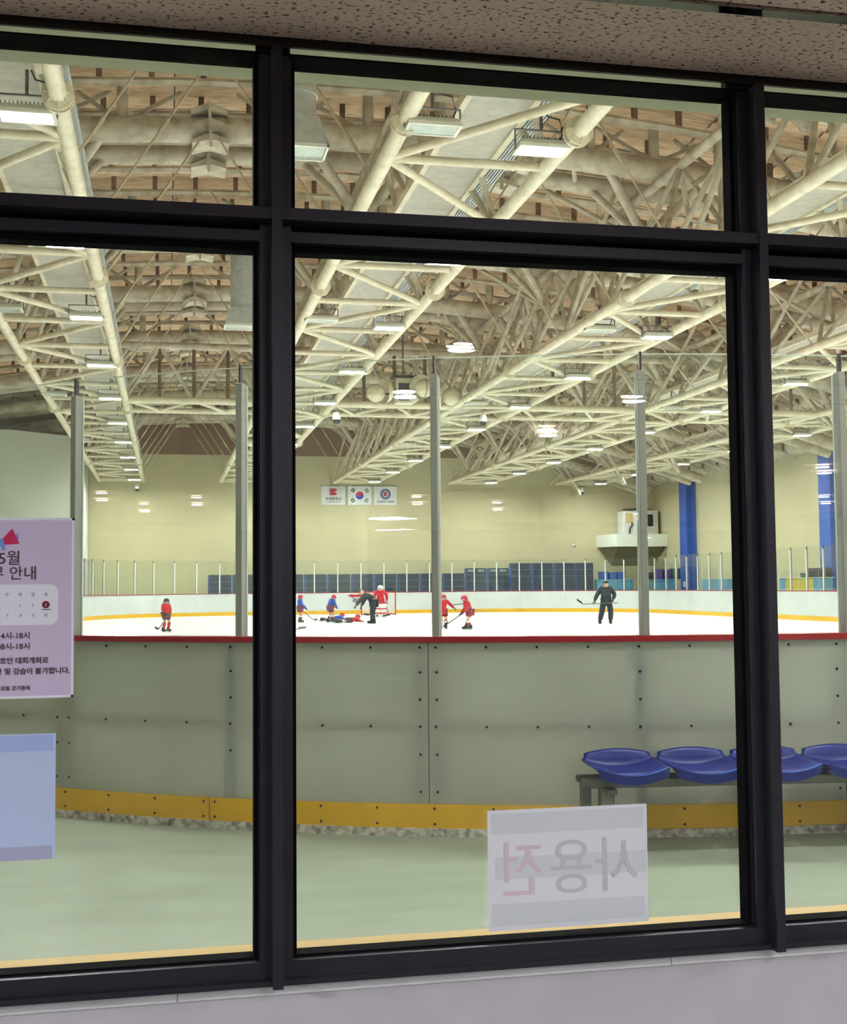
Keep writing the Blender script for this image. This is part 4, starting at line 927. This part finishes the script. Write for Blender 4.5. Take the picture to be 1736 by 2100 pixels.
        obj('face_cage', cg.mesh('face_cage', M_whitec if headgear == 'white' else M_cage), hm)
    elif headgear == 'cap':
        hm = obj('cap', sph(hr*1.02, hr*1.1, hr*1.22, .3, 1, 5).mesh('cap', M_hblk, True), body)
        obj('visor', MB().box((-.6*hr, .8*hr, .36*hr), (.6*hr, 1.5*hr, .46*hr), M=HM).mesh('visor', M_hblk), hm)
    return body
def stick(a, c, toe, lab):
    """shaft from grip a to heel c, blade from c to toe (world points)"""
    a, c, toe = Vector(a), Vector(c), Vector(toe); t = thing('hockey_stick', c, lab, 'hockey stick')
    obj('shaft', MB().tube([a-c, (0, 0, 0)], .018, 6).mesh('shaft', mat('stick_shaft', (92, 84, 76), .5)), t)
    d = (toe-c); up_ = Vector((0, 0, .075)); n_ = d.cross(up_).normalized()*.012; m1 = d*.6+n_*1.5
    obj('blade', MB().add([-n_, m1-n_, d-n_, d+up_*.9-n_, m1+up_-n_, up_-n_, n_, m1+n_, d+n_, d+up_*.9+n_, m1+up_+n_, up_+n_], [(0, 1, 4, 5), (1, 2, 3, 4), (6, 7, 10, 11), (7, 8, 9, 10), (0, 1, 7, 6), (1, 2, 8, 7), (2, 3, 9, 8), (3, 4, 10, 9), (4, 5, 11, 10), (5, 0, 6, 11)]).mesh('blade', M_hblk), t)
    return t
ICE = .02
def ground(x, y): p = onz(x, y, ICE); return p
def at(px, py, P): return ony(px, py, P.y)      # a point at the depth of P
RIGHT, LEFT, TOCAM, AWAY = R(-90), R(90), R(180), 0
# 1 child, red jersey, black helmet
P = ground(340, 1296); person(P, R(-140), 1.2, dict(anL=(-.09, .0, .075), anR=(.09, -.01, .075), knL=(-.085, .05, .3), knR=(.08, .05, .3), wrL=(-.02, .15, .52), wrR=(.10, .13, .55)), 'child in red jersey and black helmet standing with a stick on the ice', M_red, M_dgrey, M_red, 'black', sock_band=False)
stick(at(352, 1253, P)+Vector((0, -.22, 0)), at(324, 1291, P)+Vector((0, -.26, 0)), at(318, 1288, P)+Vector((0, -.4, 0)), 'hockey stick of the child in red wearing a black helmet')
# 2 child half hidden behind the glass post
P = ground(498, 1276); person(P, RIGHT, 1.2, dict(elL=(-.2, .02, .68), wrL=(-.22, .1, .55)), 'child in red jersey mostly hidden behind a grey post of the near glass', M_red, M_dgrey, M_whitec, 'black')
# 3 child in blue at the edge of the mullion
P = ground(615, 1277); person(P, R(-80), 1.22, dict(wrL=(-.02, .2, .50), wrR=(.10, .18, .52)), 'child in blue jersey and red helmet standing upright with a stick', M_blueJ, M_maroon, M_maroon, 'red', number=True)
stick(at(619, 1252, P), at(645, 1272.5, P), at(649, 1272, P)+Vector((0, -.2, 0)), 'hockey stick of the upright child in blue')
# 4 child in blue skating
P = ground(677, 1276.5); person(P, R(-65), 1.24, dict(spine=(0, .03, .62), chest=(0, .07, .72), neck=(0, .11, .80), head=(0, .15, .87), crown=(0, .17, .94), shL=(-.1, .08, .77), shR=(.1, .08, .77), elL=(-.16, .1, .62), elR=(.17, .1, .62), wrL=(-.08, .2, .55), wrR=(.1, .2, .53), knL=(-.07, .07, .29), anL=(-.08, -.06, .075), knR=(.07, .08, .30), anR=(.08, .05, .075)), 'child in blue jersey and red helmet leaning forward beside the lying players', M_blueJ, M_maroon, M_maroon, 'red', number=True)
# 5, 6 lying players (heads towards +x of the picture)
def lying(P, face, H, lab, jers, socks):
    z = .085
    pose = dict(pelvis=(0, .0, z), spine=(0, .10, z+.01), chest=(0, .20, z+.045), neck=(0, .29, z+.085), head=(0, .345, z+.125), crown=(0, .40, z+.165), shL=(-.10, .25, z+.05), shR=(.10, .25, z+.05),
                elL=(-.17, .33, .06), elR=(.17, .33, .06), wrL=(-.10, .44, .045), wrR=(.12, .44, .045), hiL=(-.055, -.02, z), hiR=(.055, -.02, z), knL=(-.075, -.24, .055), knR=(.075, -.24, .055), anL=(-.09, -.45, .065), anR=(.10, -.43, .065), lie=(0, -.6, -.35), look=(0, 1, -.3))
    lie = pose.pop('lie'); pose['lie'] = lie
    return person(P, face, H, pose, lab, jers, M_dgrey if jers is M_red else M_blueJ, socks, 'red', thick=1.05)

P = onz(684, 1273, ICE); lying(P, R(-78), 1.2, 'child in blue jersey lying face down on the ice propped on elbows', M_blueJ, M_blueJ)
P = onz(716, 1277, ICE); lying(P, R(-72), 1.2, 'child in red jersey lying on the ice in front of the bending coach', M_red, M_maroon)
# 7 coach bending down
P = ground(763, 1279); person(P, R(72), 1.72, dict(pelvis=(0, -.04, .52), spine=(0, .02, .605), chest=(0, .12, .67), neck=(0, .205, .715), head=(0, .26, .755), crown=(0, .31, .80), shL=(-.10, .15, .69), shR=(.10, .15, .69), elL=(-.12, .27, .56), wrL=(-.09, .37, .44), elR=(.14, .22, .54), wrR=(.12, .28, .42), hiL=(-.06, -.05, .50), hiR=(.06, -.05, .50), knL=(-.09, -.01, .29), knR=(.09, .0, .29), anL=(-.11, -.05, .06), anR=(.10, .02, .06), look=(0, 1, -.5)), 'coach in black tracksuit and cap bending over the lying children', M_tracks, M_tracks, M_tracks, 'cap', kid=False)
stick(at(771, 1258, P), at(752, 1262, P)+Vector((0, -.1, 0)), at(745, 1261, P)+Vector((0, -.2, 0)), 'hockey stick held by the bending coach')
# 8 goalkeeper
P = ground(780, 1266); person(P, R(170), 1.62, dict(anL=(-.10, 0, .075), anR=(.10, 0, .075), knL=(-.09, .05, .29), knR=(.09, .05, .29), elL=(-.2, .02, .66), wrL=(-.19, .08, .52), elR=(.19, .02, .66), wrR=(.17, .09, .53)), 'goalkeeper in red jersey, white mask and white leg pads before the goal', M_red, M_red, M_whitec, 'white', goalie=True, thick=1.28)
stick(at(789, 1240, P)+Vector((0, -.15, 0)), at(797, 1262, P)+Vector((0, -.3, 0)), at(786, 1263, P)+Vector((0, -.4, 0)), 'broad goalkeeper stick in front of the white leg pads')
# 9 player hidden behind the glass post
P = ground(909, 1291); person(P, R(175), 1.25, dict(elL=(-.22, .0, .68), wrL=(-.30, .04, .60), elR=(.21, .02, .68), wrR=(.24, .05, .56)), 'child in red jersey with arms spread, half hidden behind a grey post', M_red, M_maroon, M_maroon, 'red')
stick(at(929, 1240, P), at(950, 1238.5, P), at(955, 1238, P)+Vector((0, .2, 0)), 'hockey stick held out level by the child half hidden behind a post')
# 10 leaning child in red
P = ground(960, 1291); person(P, R(95), 1.3, dict(pelvis=(0, -.05, .50), spine=(0, .0, .59), chest=(0, .05, .68), neck=(0, .085, .77), head=(0, .11, .835), crown=(0, .12, .905), shL=(-.10, .06, .73), shR=(.10, .06, .73), elL=(-.14, .05, .58), wrL=(-.06, .14, .47), elR=(.14, .04, .58), wrR=(.04, .19, .44), hiL=(-.055, -.05, .48), hiR=(.055, -.05, .48), knL=(-.06, .03, .29), anL=(-.07, -.03, .075), knR=(.07, -.02, .29), anR=(.07, .04, .075)), 'child in red kit with pale striped hem leaning on a stick', M_red, M_maroon, M_maroon, 'red', trim=M_yel)
stick(at(948, 1258, P), at(918, 1279, P), at(908, 1287, P)+Vector((0, -.1, 0)), 'hockey stick reaching down from the leaning child in red')
# 11 coach with stick
P = ground(1243, 1280); person(P, R(165), 1.72, dict(anL=(-.09, .0, .06), anR=(.15, .03, .06), knL=(-.10, .05, .29), knR=(.10, .05, .29), elL=(-.20, .0, .66), wrL=(-.15, .08, .56), elR=(.20, .02, .66), wrR=(.26, .08, .53), look=(.9, .5, .35)), 'coach in black tracksuit and cap standing with a stick held level', M_tracks, M_tracks, M_tracks, 'cap', kid=False, thick=1.3)
stick(at(1262, 1236, P)+Vector((0, -.25, 0)), at(1189, 1239, P)+Vector((0, -.25, 0)), at(1178, 1231, P)+Vector((0, -.25, 0)), 'hockey stick held level by the standing coach in black')
p = onz(627, 1290, ICE); q = onz(612, 1292, ICE); stick(q+Vector((-1.1, .5, .05)), q+Vector((0, 0, .03)), p+Vector((0, 0, .03)), 'hockey stick lying on the ice with its blade past the mullion')
